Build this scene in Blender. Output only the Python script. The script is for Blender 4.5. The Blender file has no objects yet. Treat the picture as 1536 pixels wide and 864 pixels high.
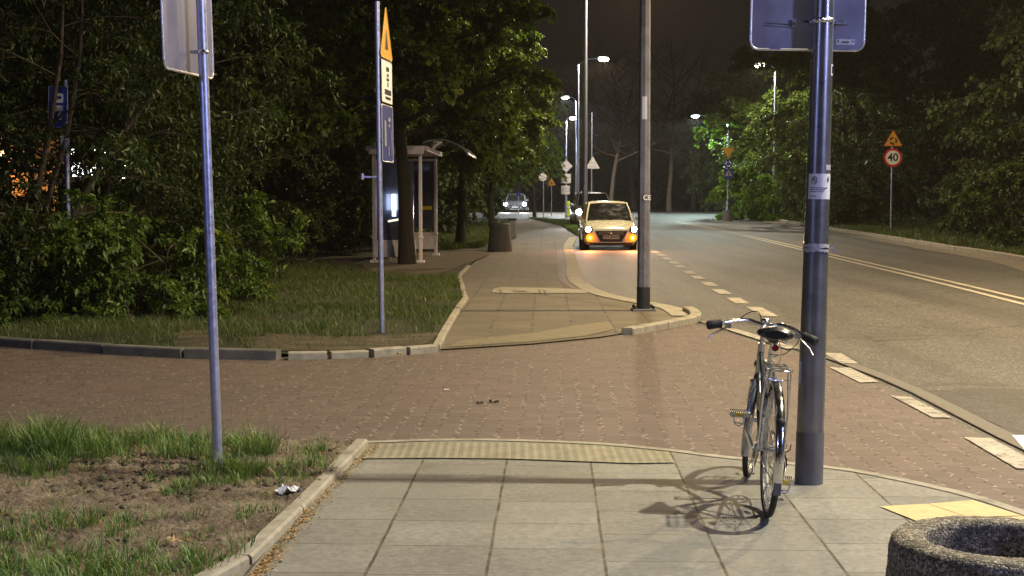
import bpy, bmesh, math, random
import numpy as np
from mathutils import Vector, Matrix
R = math.radians
random.seed(7)
rng = np.random.default_rng(7)
scene = bpy.context.scene
COL = scene.collection

# ------------------------------------------------------------------ camera
FPX, HOR, CX, EYE = 2100.0, 300.0, 768.0, 1.6
cam_d = bpy.data.cameras.new('camera')
cam_d.sensor_width = 36
cam_d.lens = FPX/1536*36
cam_d.clip_start = 0.1
cam_d.clip_end = 2000
cam = bpy.data.objects.new('camera', cam_d)
COL.objects.link(cam)
cam.location = (0, 0, EYE)
cam.rotation_euler = (R(90)-math.atan((432-HOR)/FPX), 0, 0)
scene.camera = cam

# ------------------------------------------------------------------ world: night sky with city light pollution
w = bpy.data.worlds.new('World')
scene.world = w
w.use_nodes = True
nt = w.node_tree
bg = nt.nodes['Background']
tc = nt.nodes.new('ShaderNodeTexCoord')
sp = nt.nodes.new('ShaderNodeSeparateXYZ')
cr = nt.nodes.new('ShaderNodeValToRGB')
cr.color_ramp.elements[0].position = 0.0
cr.color_ramp.elements[0].color = (0.0075, 0.0062, 0.0052, 1)
cr.color_ramp.elements[1].position = 0.5
cr.color_ramp.elements[1].color = (0.0080, 0.0078, 0.0070, 1)
nt.links.new(tc.outputs['Generated'], sp.inputs[0])
nt.links.new(sp.outputs['Z'], cr.inputs[0])
nt.links.new(cr.outputs[0], bg.inputs[0])
bg.inputs[1].default_value = 1.0

scene.view_settings.view_transform = 'Standard'
scene.view_settings.look = 'None'
scene.view_settings.exposure = 0.45
scene.view_settings.gamma = 1.0
scene.view_settings.use_curve_mapping = False
scene.cycles.use_denoising = True
scene.cycles.max_bounces = 6
scene.cycles.diffuse_bounces = 2
scene.cycles.glossy_bounces = 3
scene.cycles.transmission_bounces = 4
scene.cycles.transparent_max_bounces = 8
scene.cycles.sample_clamp_indirect = 4
scene.cycles.caustics_reflective = False
scene.cycles.caustics_refractive = False

# ------------------------------------------------------------------ ground shape and photo-plan survey helpers
def gz(Y):
    """the street climbs gently towards the roundabout"""
    t = min(max((Y-45)/50.0, 0), 1)
    return 0.6*t

def G(px, py, z=0.0):
    """point of the ground seen in direction (px, py)"""
    lo, hi = 1.0, 2000.0
    k = (py-HOR)/FPX
    for _ in range(60):
        m = (lo+hi)/2
        if (EYE-z-gz(m))/m > k: lo = m
        else: hi = m
    Y = lo
    pitch = math.atan((432-HOR)/FPX)
    # small-angle pinhole with a pitched camera
    d = Y*math.cos(pitch)+(EYE-z-gz(Y))*math.sin(pitch)
    X = (px-CX)/FPX*d
    return Vector((X, Y, z+gz(Y)))

_p = math.atan((432-HOR)/FPX)
def G(px, py, z=0.0):
    # exact ray
    dx, dyc = (px-CX)/FPX, -(py-432)/FPX
    d = Vector((dx, math.cos(_p)+dyc*math.sin(_p), -math.sin(_p)+dyc*math.cos(_p)))
    lo, hi = 0.5, 3000.0
    for _ in range(70):
        m = (lo+hi)/2
        if EYE+d.z*m > z+gz(d.y*m): lo = m
        else: hi = m
    return Vector((d.x*lo, d.y*lo, z+gz(d.y*lo)))

def A(px, py, Y):
    """point at depth Y seen in direction (px, py)"""
    dx, dyc = (px-CX)/FPX, -(py-432)/FPX
    d = Vector((dx, math.cos(_p)+dyc*math.sin(_p), -math.sin(_p)+dyc*math.cos(_p)))
    t = Y/d.y
    return Vector((d.x*t, Y, EYE+d.z*t))

# ------------------------------------------------------------------ node materials
def new_mat(name):
    m = bpy.data.materials.new(name)
    m.use_nodes = True
    return m, m.node_tree, m.node_tree.nodes['Principled BSDF']

def N(nt, typ, **kw):
    n = nt.nodes.new(typ)
    for k, v in kw.items():
        if k.startswith('i_'):
            key = k[2:]
            n.inputs[int(key) if key.isdigit() else key].default_value = v
        else:
            setattr(n, k, v)
    return n

def M_(nt, op, a, b=None, c=None, clamp=False):
    n = nt.nodes.new('ShaderNodeMath'); n.operation = op; n.use_clamp = clamp
    for i, v in enumerate((a, b, c)):
        if v is None: continue
        if isinstance(v, (int, float)): n.inputs[i].default_value = v
        else: nt.links.new(v, n.inputs[i])
    return n.outputs[0]

def ramp(nt, fac, stops):
    n = nt.nodes.new('ShaderNodeValToRGB')
    e = n.color_ramp.elements
    while len(e) < len(stops): e.new(0.5)
    for i, (p, c) in enumerate(stops):
        e[i].position = p
        e[i].color = (c[0], c[1], c[2], 1) if isinstance(c, (tuple, list)) else (c, c, c, 1)
    nt.links.new(fac, n.inputs[0])
    return n.outputs[0]

def mixc(nt, f, a, b, typ='MIX'):
    n = nt.nodes.new('ShaderNodeMix'); n.data_type = 'RGBA'; n.blend_type = typ
    for i, v in ((0, f), (6, a), (7, b)):
        if isinstance(v, (int, float)): n.inputs[i].default_value = v
        elif isinstance(v, tuple): n.inputs[i].default_value = (*v, 1) if len(v) == 3 else v
        else: nt.links.new(v, n.inputs[i])
    return n.outputs[2]

def noise(nt, vec, scale, detail=4, rough=0.6):
    n = nt.nodes.new('ShaderNodeTexNoise')
    n.inputs['Scale'].default_value = scale; n.inputs['Detail'].default_value = detail
    n.inputs['Roughness'].default_value = rough
    nt.links.new(vec, n.inputs['Vector'])
    return n.outputs[0]

def bump(nt, bsdf, h, strength=0.3, dist=0.01):
    b = nt.nodes.new('ShaderNodeBump')
    b.inputs['Strength'].default_value = strength; b.inputs['Distance'].default_value = dist
    nt.links.new(h, b.inputs['Height'])
    nt.links.new(b.outputs[0], bsdf.inputs['Normal'])

def pm(name, col, rough=0.6, metal=0.0, var=0.2, scale=6.0, bmp=0.15, bscale=90.0, dirt=None, coat=0.0, obj=True):
    """a worn painted / metal / stone surface"""
    m, nt, b = new_mat(name)
    tc = N(nt, 'ShaderNodeTexCoord')
    v = tc.outputs['Object']
    n1 = noise(nt, v, scale, 6)
    dark = tuple(c*(1-var) for c in col); light = tuple(min(1, c*(1+var)) for c in col)
    c = ramp(nt, n1, [(0.3, dark), (0.7, light)])
    if dirt:
        n3 = noise(nt, v, scale*0.45, 8, 0.7)
        c = mixc(nt, ramp(nt, n3, [(0.5, 0.0), (0.68, 0.75)]), c, dirt)
    nt.links.new(c, b.inputs['Base Color'])
    n2 = noise(nt, v, bscale, 3)
    r = ramp(nt, n1, [(0.25, max(0.03, rough-0.1)), (0.75, min(1, rough+0.12))])
    nt.links.new(r, b.inputs['Roughness'])
    b.inputs['Metallic'].default_value = metal
    b.inputs['Coat Weight'].default_value = coat
    if bmp: bump(nt, b, n2, bmp, 0.003)
    return m

def emis(name, col, strength):
    m, nt, b = new_mat(name)
    b.inputs['Base Color'].default_value = (*[min(c, .8) for c in col], 1)
    b.inputs['Emission Color'].default_value = (*col, 1)
    b.inputs['Emission Strength'].default_value = strength
    return m

def slab_mat(name, origin, ang, w_, l_, col, joint=0.008, tjoint=0.0045, dirtk=1.0, stagger=True):
    """concrete paving slabs in staggered columns"""
    m, nt, b = new_mat(name)
    g = N(nt, 'ShaderNodeNewGeometry')
    mp = N(nt, 'ShaderNodeMapping', vector_type='TEXTURE')
    mp.inputs['Location'].default_value = (origin[0], origin[1], 0)
    mp.inputs['Rotation'].default_value = (0, 0, ang)
    nt.links.new(g.outputs['Position'], mp.inputs[0])
    s = N(nt, 'ShaderNodeSeparateXYZ'); nt.links.new(mp.outputs[0], s.inputs[0])
    wob = noise(nt, g.outputs['Position'], 2.3, 2)
    x = M_(nt, 'MULTIPLY_ADD', M_(nt, 'SUBTRACT', wob, 0.5), 0.012, s.outputs[0])
    u = M_(nt, 'DIVIDE', x, w_)
    cu = M_(nt, 'FLOOR', u)
    wn = N(nt, 'ShaderNodeTexWhiteNoise', noise_dimensions='1D'); nt.links.new(cu, wn.inputs['W'])
    off = wn.outputs['Value'] if stagger else 0.0
    v = M_(nt, 'ADD', M_(nt, 'DIVIDE', s.outputs[1], l_), off)
    cv = M_(nt, 'FLOOR', v)
    fu = M_(nt, 'SUBTRACT', u, cu); fv = M_(nt, 'SUBTRACT', v, cv)
    du = M_(nt, 'MULTIPLY', M_(nt, 'MINIMUM', fu, M_(nt, 'SUBTRACT', 1.0, fu)), w_)
    dv = M_(nt, 'MULTIPLY', M_(nt, 'MINIMUM', fv, M_(nt, 'SUBTRACT', 1.0, fv)), l_)
    jn = noise(nt, g.outputs['Position'], 30, 3)
    ju = M_(nt, 'MULTIPLY', M_(nt, 'MULTIPLY_ADD', jn, 0.9, 0.45), joint)
    jv = M_(nt, 'MULTIPLY', M_(nt, 'MULTIPLY_ADD', jn, 1.2, 0.3), tjoint)
    mu = M_(nt, 'LESS_THAN', du, ju); mv = M_(nt, 'LESS_THAN', dv, jv)
    mj = M_(nt, 'MAXIMUM', mu, mv)
    cb = N(nt, 'ShaderNodeCombineXYZ'); nt.links.new(cu, cb.inputs[0]); nt.links.new(cv, cb.inputs[1])
    wc = N(nt, 'ShaderNodeTexWhiteNoise', noise_dimensions='3D'); nt.links.new(cb.outputs[0], wc.inputs['Vector'])
    tone = M_(nt, 'MULTIPLY_ADD', wc.outputs['Value'], 0.28, 0.80)
    big = noise(nt, g.outputs['Position'], 1.4, 6, 0.65)
    fine = noise(nt, g.outputs['Position'], 220, 3, 0.7)
    c = ramp(nt, big, [(0.3, tuple(k*0.78 for k in col)), (0.7, tuple(k*1.12 for k in col))])
    c = mixc(nt, 1.0, c, ramp(nt, fine, [(0.3, 0.58), (0.7, 1.0)]), 'MULTIPLY')
    c = mixc(nt, 1.0, c, ramp(nt, noise(nt, g.outputs['Position'], 26, 6, 0.8), [(0.36, 0.66), (0.6, 1.06)]), 'MULTIPLY')
    tcb = N(nt, 'ShaderNodeCombineXYZ')
    for i in range(3): nt.links.new(tone, tcb.inputs[i])
    c = mixc(nt, 1.0, c, tcb.outputs[0], 'MULTIPLY')
    # stains and spots
    st = noise(nt, g.outputs['Position'], 9, 5, 0.75)
    c = mixc(nt, ramp(nt, st, [(0.56, 0.0), (0.70, 0.55*dirtk)]), c, tuple(k*0.45 for k in col))
    vo = N(nt, 'ShaderNodeTexVoronoi'); vo.inputs['Scale'].default_value = 5.5
    nt.links.new(g.outputs['Position'], vo.inputs['Vector'])
    c = mixc(nt, ramp(nt, vo.outputs['Distance'], [(0.03, 0.8), (0.06, 0.0)]), c, tuple(k*0.35 for k in col))
    st2 = noise(nt, g.outputs['Position'], 0.9, 7, 0.75)
    c = mixc(nt, ramp(nt, st2, [(0.46, 0.0), (0.62, 0.6)]), c, tuple(k*0.6 for k in col))
    vo2 = N(nt, 'ShaderNodeTexVoronoi'); vo2.inputs['Scale'].default_value = 24
    nt.links.new(g.outputs['Position'], vo2.inputs['Vector'])
    c = mixc(nt, ramp(nt, vo2.outputs['Distance'], [(0.06, 0.55), (0.14, 0.0)]), c, tuple(k*0.5 for k in col))
    # dusty / dark joint
    jc = ramp(nt, noise(nt, g.outputs['Position'], 6, 3), [(0.4, (0.05, 0.045, 0.03)), (0.65, (0.16, 0.14, 0.09))])
    c = mixc(nt, mj, c, jc)
    nt.links.new(c, b.inputs['Base Color'])
    b.inputs['Roughness'].default_value = 0.82
    h = M_(nt, 'SUBTRACT', M_(nt, 'MULTIPLY_ADD', fine, 0.35, M_(nt, 'MULTIPLY', wc.outputs['Value'], 0.3)), mj)
    bump(nt, b, h, 0.5, 0.004)
    return m

def block_mat(name, ang, col):
    """interlocking zig-zag concrete block paving"""
    m, nt, b = new_mat(name)
    g = N(nt, 'ShaderNodeNewGeometry')
    mp = N(nt, 'ShaderNodeMapping', vector_type='TEXTURE')
    mp.inputs['Rotation'].default_value = (0, 0, ang)
    nt.links.new(g.outputs['Position'], mp.inputs[0])
    s = N(nt, 'ShaderNodeSeparateXYZ'); nt.links.new(mp.outputs[0], s.inputs[0])
    wob = noise(nt, g.outputs['Position'], 1.2, 3)
    yy = M_(nt, 'MULTIPLY_ADD', M_(nt, 'SUBTRACT', wob, 0.5), 0.05, s.outputs[1])
    L, W = 0.165, 0.142
    v = M_(nt, 'DIVIDE', yy, L); cv = M_(nt, 'FLOOR', v); fv = M_(nt, 'SUBTRACT', v, cv)
    # stepped side joint: shifted in the middle third of each block
    tri = M_(nt, 'ABSOLUTE', M_(nt, 'SUBTRACT', fv, 0.5))
    zig = M_(nt, 'MULTIPLY', M_(nt, 'SUBTRACT', tri, 0.25), 0.085)
    xx = M_(nt, 'ADD', s.outputs[0], zig)
    u = M_(nt, 'DIVIDE', xx, W); cu = M_(nt, 'FLOOR', u); fu = M_(nt, 'SUBTRACT', u, cu)
    par = M_(nt, 'MODULO', M_(nt, 'ABSOLUTE', cu), 2.0)
    du = M_(nt, 'MULTIPLY', M_(nt, 'MINIMUM', fu, M_(nt, 'SUBTRACT', 1.0, fu)), W)
    dv = M_(nt, 'MULTIPLY', M_(nt, 'MINIMUM', fv, M_(nt, 'SUBTRACT', 1.0, fv)), L)
    jn = noise(nt, g.outputs['Position'], 14, 4, 0.7)
    mu = M_(nt, 'LESS_THAN', du, M_(nt, 'MULTIPLY_ADD', jn, 0.020, -0.001))
    mv = M_(nt, 'LESS_THAN', dv, M_(nt, 'MULTIPLY_ADD', jn, 0.009, -0.0005))
    mj = M_(nt, 'MAXIMUM', mu, mv)
    cb = N(nt, 'ShaderNodeCombineXYZ'); nt.links.new(cu, cb.inputs[0]); nt.links.new(cv, cb.inputs[1])
    wc = N(nt, 'ShaderNodeTexWhiteNoise', noise_dimensions='3D'); nt.links.new(cb.outputs[0], wc.inputs['Vector'])
    big = noise(nt, g.outputs['Position'], 0.7, 7, 0.65)
    fine = noise(nt, g.outputs['Position'], 170, 3, 0.7)
    grey = (col[0]*0.74, col[1]*0.86, col[2]*0.92)
    c = mixc(nt, ramp(nt, big, [(0.35, 0.2), (0.65, 0.65)]), col, grey)
    c = mixc(nt, 1.0, c, ramp(nt, wc.outputs['Value'], [(0, 0.80), (1, 1.03)]), 'MULTIPLY')
    c = mixc(nt, 1.0, c, ramp(nt, fine, [(0.3, 0.6), (0.7, 1.0)]), 'MULTIPLY')
    joint_glint = mixc(nt, ramp(nt, noise(nt, g.outputs['Position'], 15, 3, 0.7), [(0.48, 0.0), (0.56, 1.0)]), (0.04, 0.027, 0.022), mixc(nt, ramp(nt, big, [(0.38, 0.0), (0.6, 1.0)]), (0.24, 0.185, 0.145), (0.36, 0.29, 0.23)))  # dark joint gaps, with edge highlights painted in as pale specks
    c = mixc(nt, M_(nt, 'MULTIPLY', mu, 0.85), c, joint_glint)
    c = mixc(nt, M_(nt, 'MULTIPLY', mv, 0.6), c, (0.06, 0.042, 0.034))
    nt.links.new(c, b.inputs['Base Color'])
    b.inputs['Roughness'].default_value = 0.75
    h = M_(nt, 'SUBTRACT', M_(nt, 'MULTIPLY_ADD', fine, 0.3, M_(nt, 'MULTIPLY', wc.outputs['Value'], 0.5)), mj)
    bump(nt, b, h, 0.7, 0.005)
    return m

def asphalt_mat(name, col, specks=1.0):
    m, nt, b = new_mat(name)
    g = N(nt, 'ShaderNodeNewGeometry'); P = g.outputs['Position']
    big = noise(nt, P, 0.35, 6, 0.65); mid = noise(nt, P, 4, 5, 0.7)
    vo = N(nt, 'ShaderNodeTexVoronoi'); vo.inputs['Scale'].default_value = 62
    nt.links.new(P, vo.inputs['Vector'])
    c = ramp(nt, big, [(0.32, tuple(k*0.72 for k in col)), (0.68, tuple(k*1.25 for k in col))])
    c = mixc(nt, 1.0, c, ramp(nt, mid, [(0.32, 0.6), (0.66, 1.05)]), 'MULTIPLY')
    sc = N(nt, 'ShaderNodeSeparateColor'); nt.links.new(vo.outputs['Color'], sc.inputs[0])
    c = mixc(nt, ramp(nt, sc.outputs[0], [(0.55, 0.0), (0.95, 0.75*specks)]), c, tuple(min(.8, k*3.6) for k in col))
    c = mixc(nt, ramp(nt, sc.outputs[1], [(0.55, 0.0), (0.9, 0.7)]), c, tuple(k*0.25 for k in col))
    # wheel-polished longitudinal streaks
    mp = N(nt, 'ShaderNodeMapping'); mp.inputs['Scale'].default_value = (1.2, 0.06, 1)
    mp.inputs['Rotation'].default_value = (0, 0, R(9)); nt.links.new(P, mp.inputs[0])
    stn = noise(nt, mp.outputs[0], 1.0, 3)
    c = mixc(nt, 1.0, c, ramp(nt, stn, [(0.35, 0.62), (0.62, 1.05)]), 'MULTIPLY')
    # sealed cracks
    vc = N(nt, 'ShaderNodeTexVoronoi', feature='DISTANCE_TO_EDGE'); vc.inputs['Scale'].default_value = 0.28
    nd = N(nt, 'ShaderNodeVectorMath', operation='MULTIPLY_ADD')
    nt.links.new(noise(nt, P, 1.8, 4), nd.inputs[0]); nd.inputs[1].default_value = (1.2, 1.2, 0); nt.links.new(P, nd.inputs[2])
    nt.links.new(nd.outputs[0], vc.inputs['Vector'])
    c = mixc(nt, ramp(nt, vc.outputs[0], [(0.0, 0.8), (0.012, 0.0)]), c, tuple(k*0.25 for k in col))
    nt.links.new(c, b.inputs['Base Color'])
    b.inputs['Roughness'].default_value = 0.68
    bump(nt, b, M_(nt, 'MULTIPLY_ADD', vo.outputs['Distance'], 1.0, mid), 0.55, 0.004)
    return m

def tactile_mat(name, col, ang, pitch=0.055):
    m, nt, b = new_mat(name)
    g = N(nt, 'ShaderNodeNewGeometry')
    mp = N(nt, 'ShaderNodeMapping', vector_type='TEXTURE'); mp.inputs['Rotation'].default_value = (0, 0, ang)
    nt.links.new(g.outputs['Position'], mp.inputs[0])
    s = N(nt, 'ShaderNodeSeparateXYZ'); nt.links.new(mp.outputs[0], s.inputs[0])
    def f(o, k):
        q = M_(nt, 'DIVIDE', o, k); return M_(nt, 'SUBTRACT', M_(nt, 'FRACT', M_(nt, 'ADD', q, 100.0)), 0.5)
    a, c_ = f(s.outputs[0], pitch), f(s.outputs[1], pitch)
    d = M_(nt, 'SQRT', M_(nt, 'ADD', M_(nt, 'MULTIPLY', a, a), M_(nt, 'MULTIPLY', c_, c_)))
    dome = ramp(nt, d, [(0.2, 1.0), (0.36, 0.0)])
    big = noise(nt, g.outputs['Position'], 5, 5, 0.7)
    fine = noise(nt, g.outputs['Position'], 200, 2)
    c = ramp(nt, big, [(0.3, tuple(k*0.7 for k in col)), (0.7, tuple(k*1.1 for k in col))])
    c = mixc(nt, 1.0, c, ramp(nt, fine, [(0.3, 0.7), (0.7, 1.0)]), 'MULTIPLY')
    c = mixc(nt, M_(nt, 'MULTIPLY', ramp(nt, d, [(0.36, 0.0), (0.5, 1.0)]), 0.45), c, tuple(k*0.4 for k in col))
    # slab joints
    def j(o, k):
        q = M_(nt, 'FRACT', M_(nt, 'ADD', M_(nt, 'DIVIDE', o, k), 50.0))
        return M_(nt, 'LESS_THAN', M_(nt, 'MINIMUM', q, M_(nt, 'SUBTRACT', 1.0, q)), 0.006)
    mj = M_(nt, 'MAXIMUM', j(s.outputs[0], 0.33), j(s.outputs[1], 0.33))
    c = mixc(nt, M_(nt, 'MULTIPLY', mj, 0.6), c, tuple(k*0.3 for k in col))
    nt.links.new(c, b.inputs['Base Color']); b.inputs['Roughness'].default_value = 0.8
    bump(nt, b, dome, 1.0, 0.005)
    return m

def soil_mat(name, c1, c2, c3):
    m, nt, b = new_mat(name)
    g = N(nt, 'ShaderNodeNewGeometry'); P = g.outputs['Position']
    n1 = noise(nt, P, 3.2, 8, 0.7); n2 = noise(nt, P, 42, 6, 0.75)
    c = ramp(nt, n1, [(0.32, c1), (0.5, c2), (0.68, c3)])
    c = mixc(nt, 1.0, c, ramp(nt, n2, [(0.3, 0.35), (0.72, 1.0)]), 'MULTIPLY')
    nt.links.new(c, b.inputs['Base Color']); b.inputs['Roughness'].default_value = 0.95
    bump(nt, b, n2, 1.0, 0.02)
    return m

def leaf_mat(name, c1, c2, trans=0.35):
    m, nt, b = new_mat(name)
    g = N(nt, 'ShaderNodeNewGeometry')
    oi = N(nt, 'ShaderNodeObjectInfo')
    r = M_(nt, 'FRACT', M_(nt, 'ADD', g.outputs['Random Per Island'], M_(nt, 'MULTIPLY', oi.outputs['Random'], 0.3)))
    c = ramp(nt, r, [(0.0, c1), (0.8, c2), (1.0, (c2[0]*1.5, c2[1]*1.1, c2[2]*0.9))])
    nt.links.new(c, b.inputs['Base Color']); b.inputs['Roughness'].default_value = 0.5
    tr = N(nt, 'ShaderNodeBsdfTranslucent'); nt.links.new(mixc(nt, 1.0, c, (0.9, 1.0, 0.35), 'MULTIPLY'), tr.inputs[0])
    mx = N(nt, 'ShaderNodeMixShader'); mx.inputs[0].default_value = trans
    nt.links.new(b.outputs[0], mx.inputs[1]); nt.links.new(tr.outputs[0], mx.inputs[2])
    nt.links.new(mx.outputs[0], nt.nodes['Material Output'].inputs[0])
    return m

def bark_mat(name, col):
    m, nt, b = new_mat(name)
    tc = N(nt, 'ShaderNodeTexCoord')
    mp = N(nt, 'ShaderNodeMapping'); mp.inputs['Scale'].default_value = (6, 6, 0.9); nt.links.new(tc.outputs['Object'], mp.inputs[0])
    n = noise(nt, mp.outputs[0], 4, 6, 0.7)
    c = ramp(nt, n, [(0.3, tuple(k*0.4 for k in col)), (0.65, tuple(k*1.3 for k in col))])
    nt.links.new(c, b.inputs['Base Color']); b.inputs['Roughness'].default_value = 0.9
    bump(nt, b, n, 0.8, 0.03)
    return m

def aggregate_mat(name):
    m, nt, b = new_mat(name)
    tc = N(nt, 'ShaderNodeTexCoord'); P = tc.outputs['Object']
    vo = N(nt, 'ShaderNodeTexVoronoi'); vo.inputs['Scale'].default_value = 120; nt.links.new(P, vo.inputs['Vector'])
    sc = N(nt, 'ShaderNodeSeparateColor'); nt.links.new(vo.outputs['Color'], sc.inputs[0])
    c = ramp(nt, sc.outputs[0], [(0.0, (0.05, 0.045, 0.03)), (0.4, (0.16, 0.14, 0.10)), (0.8, (0.32, 0.28, 0.20)), (1.0, (0.55, 0.50, 0.38))])
    big = noise(nt, P, 7, 6, 0.7)
    c = mixc(nt, ramp(nt, big, [(0.45, 0.0), (0.65, 0.7)]), c, (0.05, 0.05, 0.03))
    nt.links.new(c, b.inputs['Base Color']); b.inputs['Roughness'].default_value = 0.85
    bump(nt, b, M_(nt, 'ADD', M_(nt, 'SUBTRACT', 1.0, vo.outputs['Distance']), noise(nt, P, 60, 4, .8)), 0.9, 0.007)
    return m

# ------------------------------------------------------------------ mesh builder
class MB:
    def __init__(s): s.v = []; s.f = []; s.sm = []; s.mi = []
    def _add(s, vs, fs, smooth=False, mi=0):
        o = len(s.v); s.v += [tuple(p) for p in vs]
        for f in fs: s.f.append([i+o for i in f]); s.sm.append(smooth); s.mi.append(mi)
    def box(s, c, size, rot=None, mi=0, taper=1.0):
        hx, hy, hz = size[0]/2, size[1]/2, size[2]/2
        vs = []
        for z in (-hz, hz):
            k = taper if z > 0 else 1
            for x, y in ((-hx, -hy), (hx, -hy), (hx, hy), (-hx, hy)): vs.append(Vector((x*k, y*k, z)))
        if rot is not None: vs = [rot @ p for p in vs]
        vs = [p+Vector(c) for p in vs]
        s._add(vs, [(0, 3, 2, 1), (4, 5, 6, 7), (0, 1, 5, 4), (1, 2, 6, 5), (2, 3, 7, 6), (3, 0, 4, 7)], mi=mi)
        return s
    def ring(s, c, d, r, n, up=None):
        d = Vector(d).normalized()
        up = Vector((0, 0, 1)) if up is None else up
        if abs(d.dot(up)) > 0.95: up = Vector((1, 0, 0))
        a = d.cross(up).normalized(); b = d.cross(a)
        return [Vector(c)+r*(a*math.cos(t*2*math.pi/n)+b*math.sin(t*2*math.pi/n)) for t in range(n)]
    def cyl(s, p0, p1, r0, r1=None, n=12, caps=True, mi=0):
        r1 = r0 if r1 is None else r1
        p0, p1 = Vector(p0), Vector(p1); d = p1-p0
        A_, B_ = s.ring(p0, d, r0, n), s.ring(p1, d, r1, n)
        s._add(A_+B_, [(i, (i+1) % n, n+(i+1) % n, n+i) for i in range(n)], True, mi)
        if caps:
            s._add(A_, [tuple(range(n))[::-1]], mi=mi); s._add(B_, [tuple(range(n))], mi=mi)
        return s
    def tube(s, pts, r, n=8, closed=False, mi=0, flat=None):
        pts = [Vector(p) for p in pts]; m = len(pts); rings = []
        rr = r if isinstance(r, (list, tuple)) else [r]*m
        prev = None
        for i, p in enumerate(pts):
            if closed: d = pts[(i+1) % m]-pts[i-1]
            else: d = pts[min(i+1, m-1)]-pts[max(i-1, 0)]
            d.normalize()
            if prev is None:
                up = Vector((0, 0, 1)) if abs(d.z) < 0.9 else Vector((1, 0, 0))
                a = d.cross(up).normalized()
            else:
                a = (prev-d*prev.dot(d)).normalized()
            prev = a; b = d.cross(a)
            rings.append([p+rr[i]*(a*math.cos(t*2*math.pi/n)+b*math.sin(t*2*math.pi/n)) for t in range(n)])
        vs = [q for k in rings for q in k]; fs = []
        for i in range(m if closed else m-1):
            j = (i+1) % m
            for t in range(n):
                fs.append((i*n+t, i*n+(t+1) % n, j*n+(t+1) % n, j*n+t))
        s._add(vs, fs, True, mi)
        if not closed:
            s._add(rings[0], [tuple(range(n))[::-1]], mi=mi); s._add(rings[-1], [tuple(range(n))], mi=mi)
        return s
    def lathe(s, prof, n=32, c=(0, 0, 0), mi=0, axis='z', smooth=True, closed=False, jit=0):
        vs = []
        for r, z in prof:
            for t in range(n):
                a = t*2*math.pi/n; rr = r+(random.uniform(-jit, jit) if jit else 0)
                p = Vector((rr*math.cos(a), rr*math.sin(a), z))
                if axis == 'y': p = Vector((p.x, -p.z, p.y))
                if axis == 'x': p = Vector((p.z, p.x, p.y))
                vs.append(p+Vector(c))
        m = len(prof); fs = []
        for i in range(m if closed else m-1):
            j = (i+1) % m
            for t in range(n): fs.append((i*n+t, i*n+(t+1) % n, j*n+(t+1) % n, j*n+t))
        s._add(vs, fs, smooth, mi)
        return s
    def prism(s, outline, depth, mat4=None, mi=0):
        """outline in local XZ, extruded along +Y by depth"""
        n = len(outline)
        vs = [Vector((x, 0, z)) for x, z in outline]+[Vector((x, depth, z)) for x, z in outline]
        if mat4 is not None: vs = [mat4 @ p for p in vs]
        s._add(vs, [tuple(range(n)), tuple(range(2*n-1, n-1, -1))]+[(i, i+n, (i+1) % n+n, (i+1) % n) for i in range(n)], mi=mi)
        return s
    def build(s, name, mats, parent=None, bevel=0, subsurf=0, loc=None):
        me = bpy.data.meshes.new(name)
        me.from_pydata(s.v, [], s.f)
        me.polygons.foreach_set('use_smooth', s.sm)
        me.polygons.foreach_set('material_index', s.mi)
        for m in (mats if isinstance(mats, (list, tuple)) else [mats]): me.materials.append(m)
        me.update()
        o = bpy.data.objects.new(name, me); COL.objects.link(o)
        if parent is not None: o.parent = parent
        if loc is not None: o.location = loc
        if bevel:
            b = o.modifiers.new('bevel', 'BEVEL'); b.width = bevel; b.segments = 2; b.limit_method = 'ANGLE'; b.angle_limit = R(50)
        if subsurf:
            b = o.modifiers.new('sub', 'SUBSURF'); b.levels = subsurf; b.render_levels = subsurf
        return o

def np_mesh(name, verts, faces, mat, parent=None, smooth=False, k=3):
    me = bpy.data.meshes.new(name)
    me.vertices.add(len(verts)); me.vertices.foreach_set('co', verts.astype(np.float32).ravel())
    nf = len(faces)
    me.loops.add(nf*k); me.loops.foreach_set('vertex_index', faces.astype(np.int32).ravel())
    me.polygons.add(nf)
    me.polygons.foreach_set('loop_start', np.arange(0, nf*k, k, dtype=np.int32))
    me.polygons.foreach_set('loop_total', np.full(nf, k, dtype=np.int32))
    if smooth: me.polygons.foreach_set('use_smooth', np.ones(nf, dtype=bool))
    me.update(calc_edges=True)
    me.materials.append(mat)
    o = bpy.data.objects.new(name, me); COL.objects.link(o)
    if parent is not None: o.parent = parent
    return o

def thing(name, label, cat, loc=(0, 0, 0), rot=(0, 0, 0), group=None):
    o = bpy.data.objects.new(name, None); COL.objects.link(o)
    o.empty_display_size = 0.3
    o.location = loc; o.rotation_euler = rot; o['label'] = label; o['category'] = cat
    if group: o['group'] = group
    return o
def tag(o, label, cat, group=None, kind=None):
    o['label'] = label; o['category'] = cat
    if group: o['group'] = group
    if kind: o['kind'] = kind
    return o
def copy_tree(o, parent=None):
    c = o.copy(); COL.objects.link(c)
    if parent is not None: c.parent = parent
    for ch in list(o.children): copy_tree(ch, c)
    return c

def text_mesh(txt, size, mat, name, parent, loc, rot, depth=0.001, sx=1.0):
    cu = bpy.data.curves.new(name, 'FONT'); cu.body = txt; cu.size = size; cu.align_x = 'CENTER'; cu.align_y = 'CENTER'
    cu.extrude = depth; cu.offset = size*0.022
    t = bpy.data.objects.new('tmp', cu); COL.objects.link(t)
    dg = bpy.context.evaluated_depsgraph_get()
    me = bpy.data.meshes.new_from_object(t.evaluated_get(dg))
    bpy.data.objects.remove(t)
    me.materials.clear(); me.materials.append(mat)
    o = bpy.data.objects.new(name, me); COL.objects.link(o)
    if parent is not None: o.parent = parent
    o.location = loc; o.rotation_euler = rot; o.scale = (sx, 1, 1)
    return o

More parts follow.
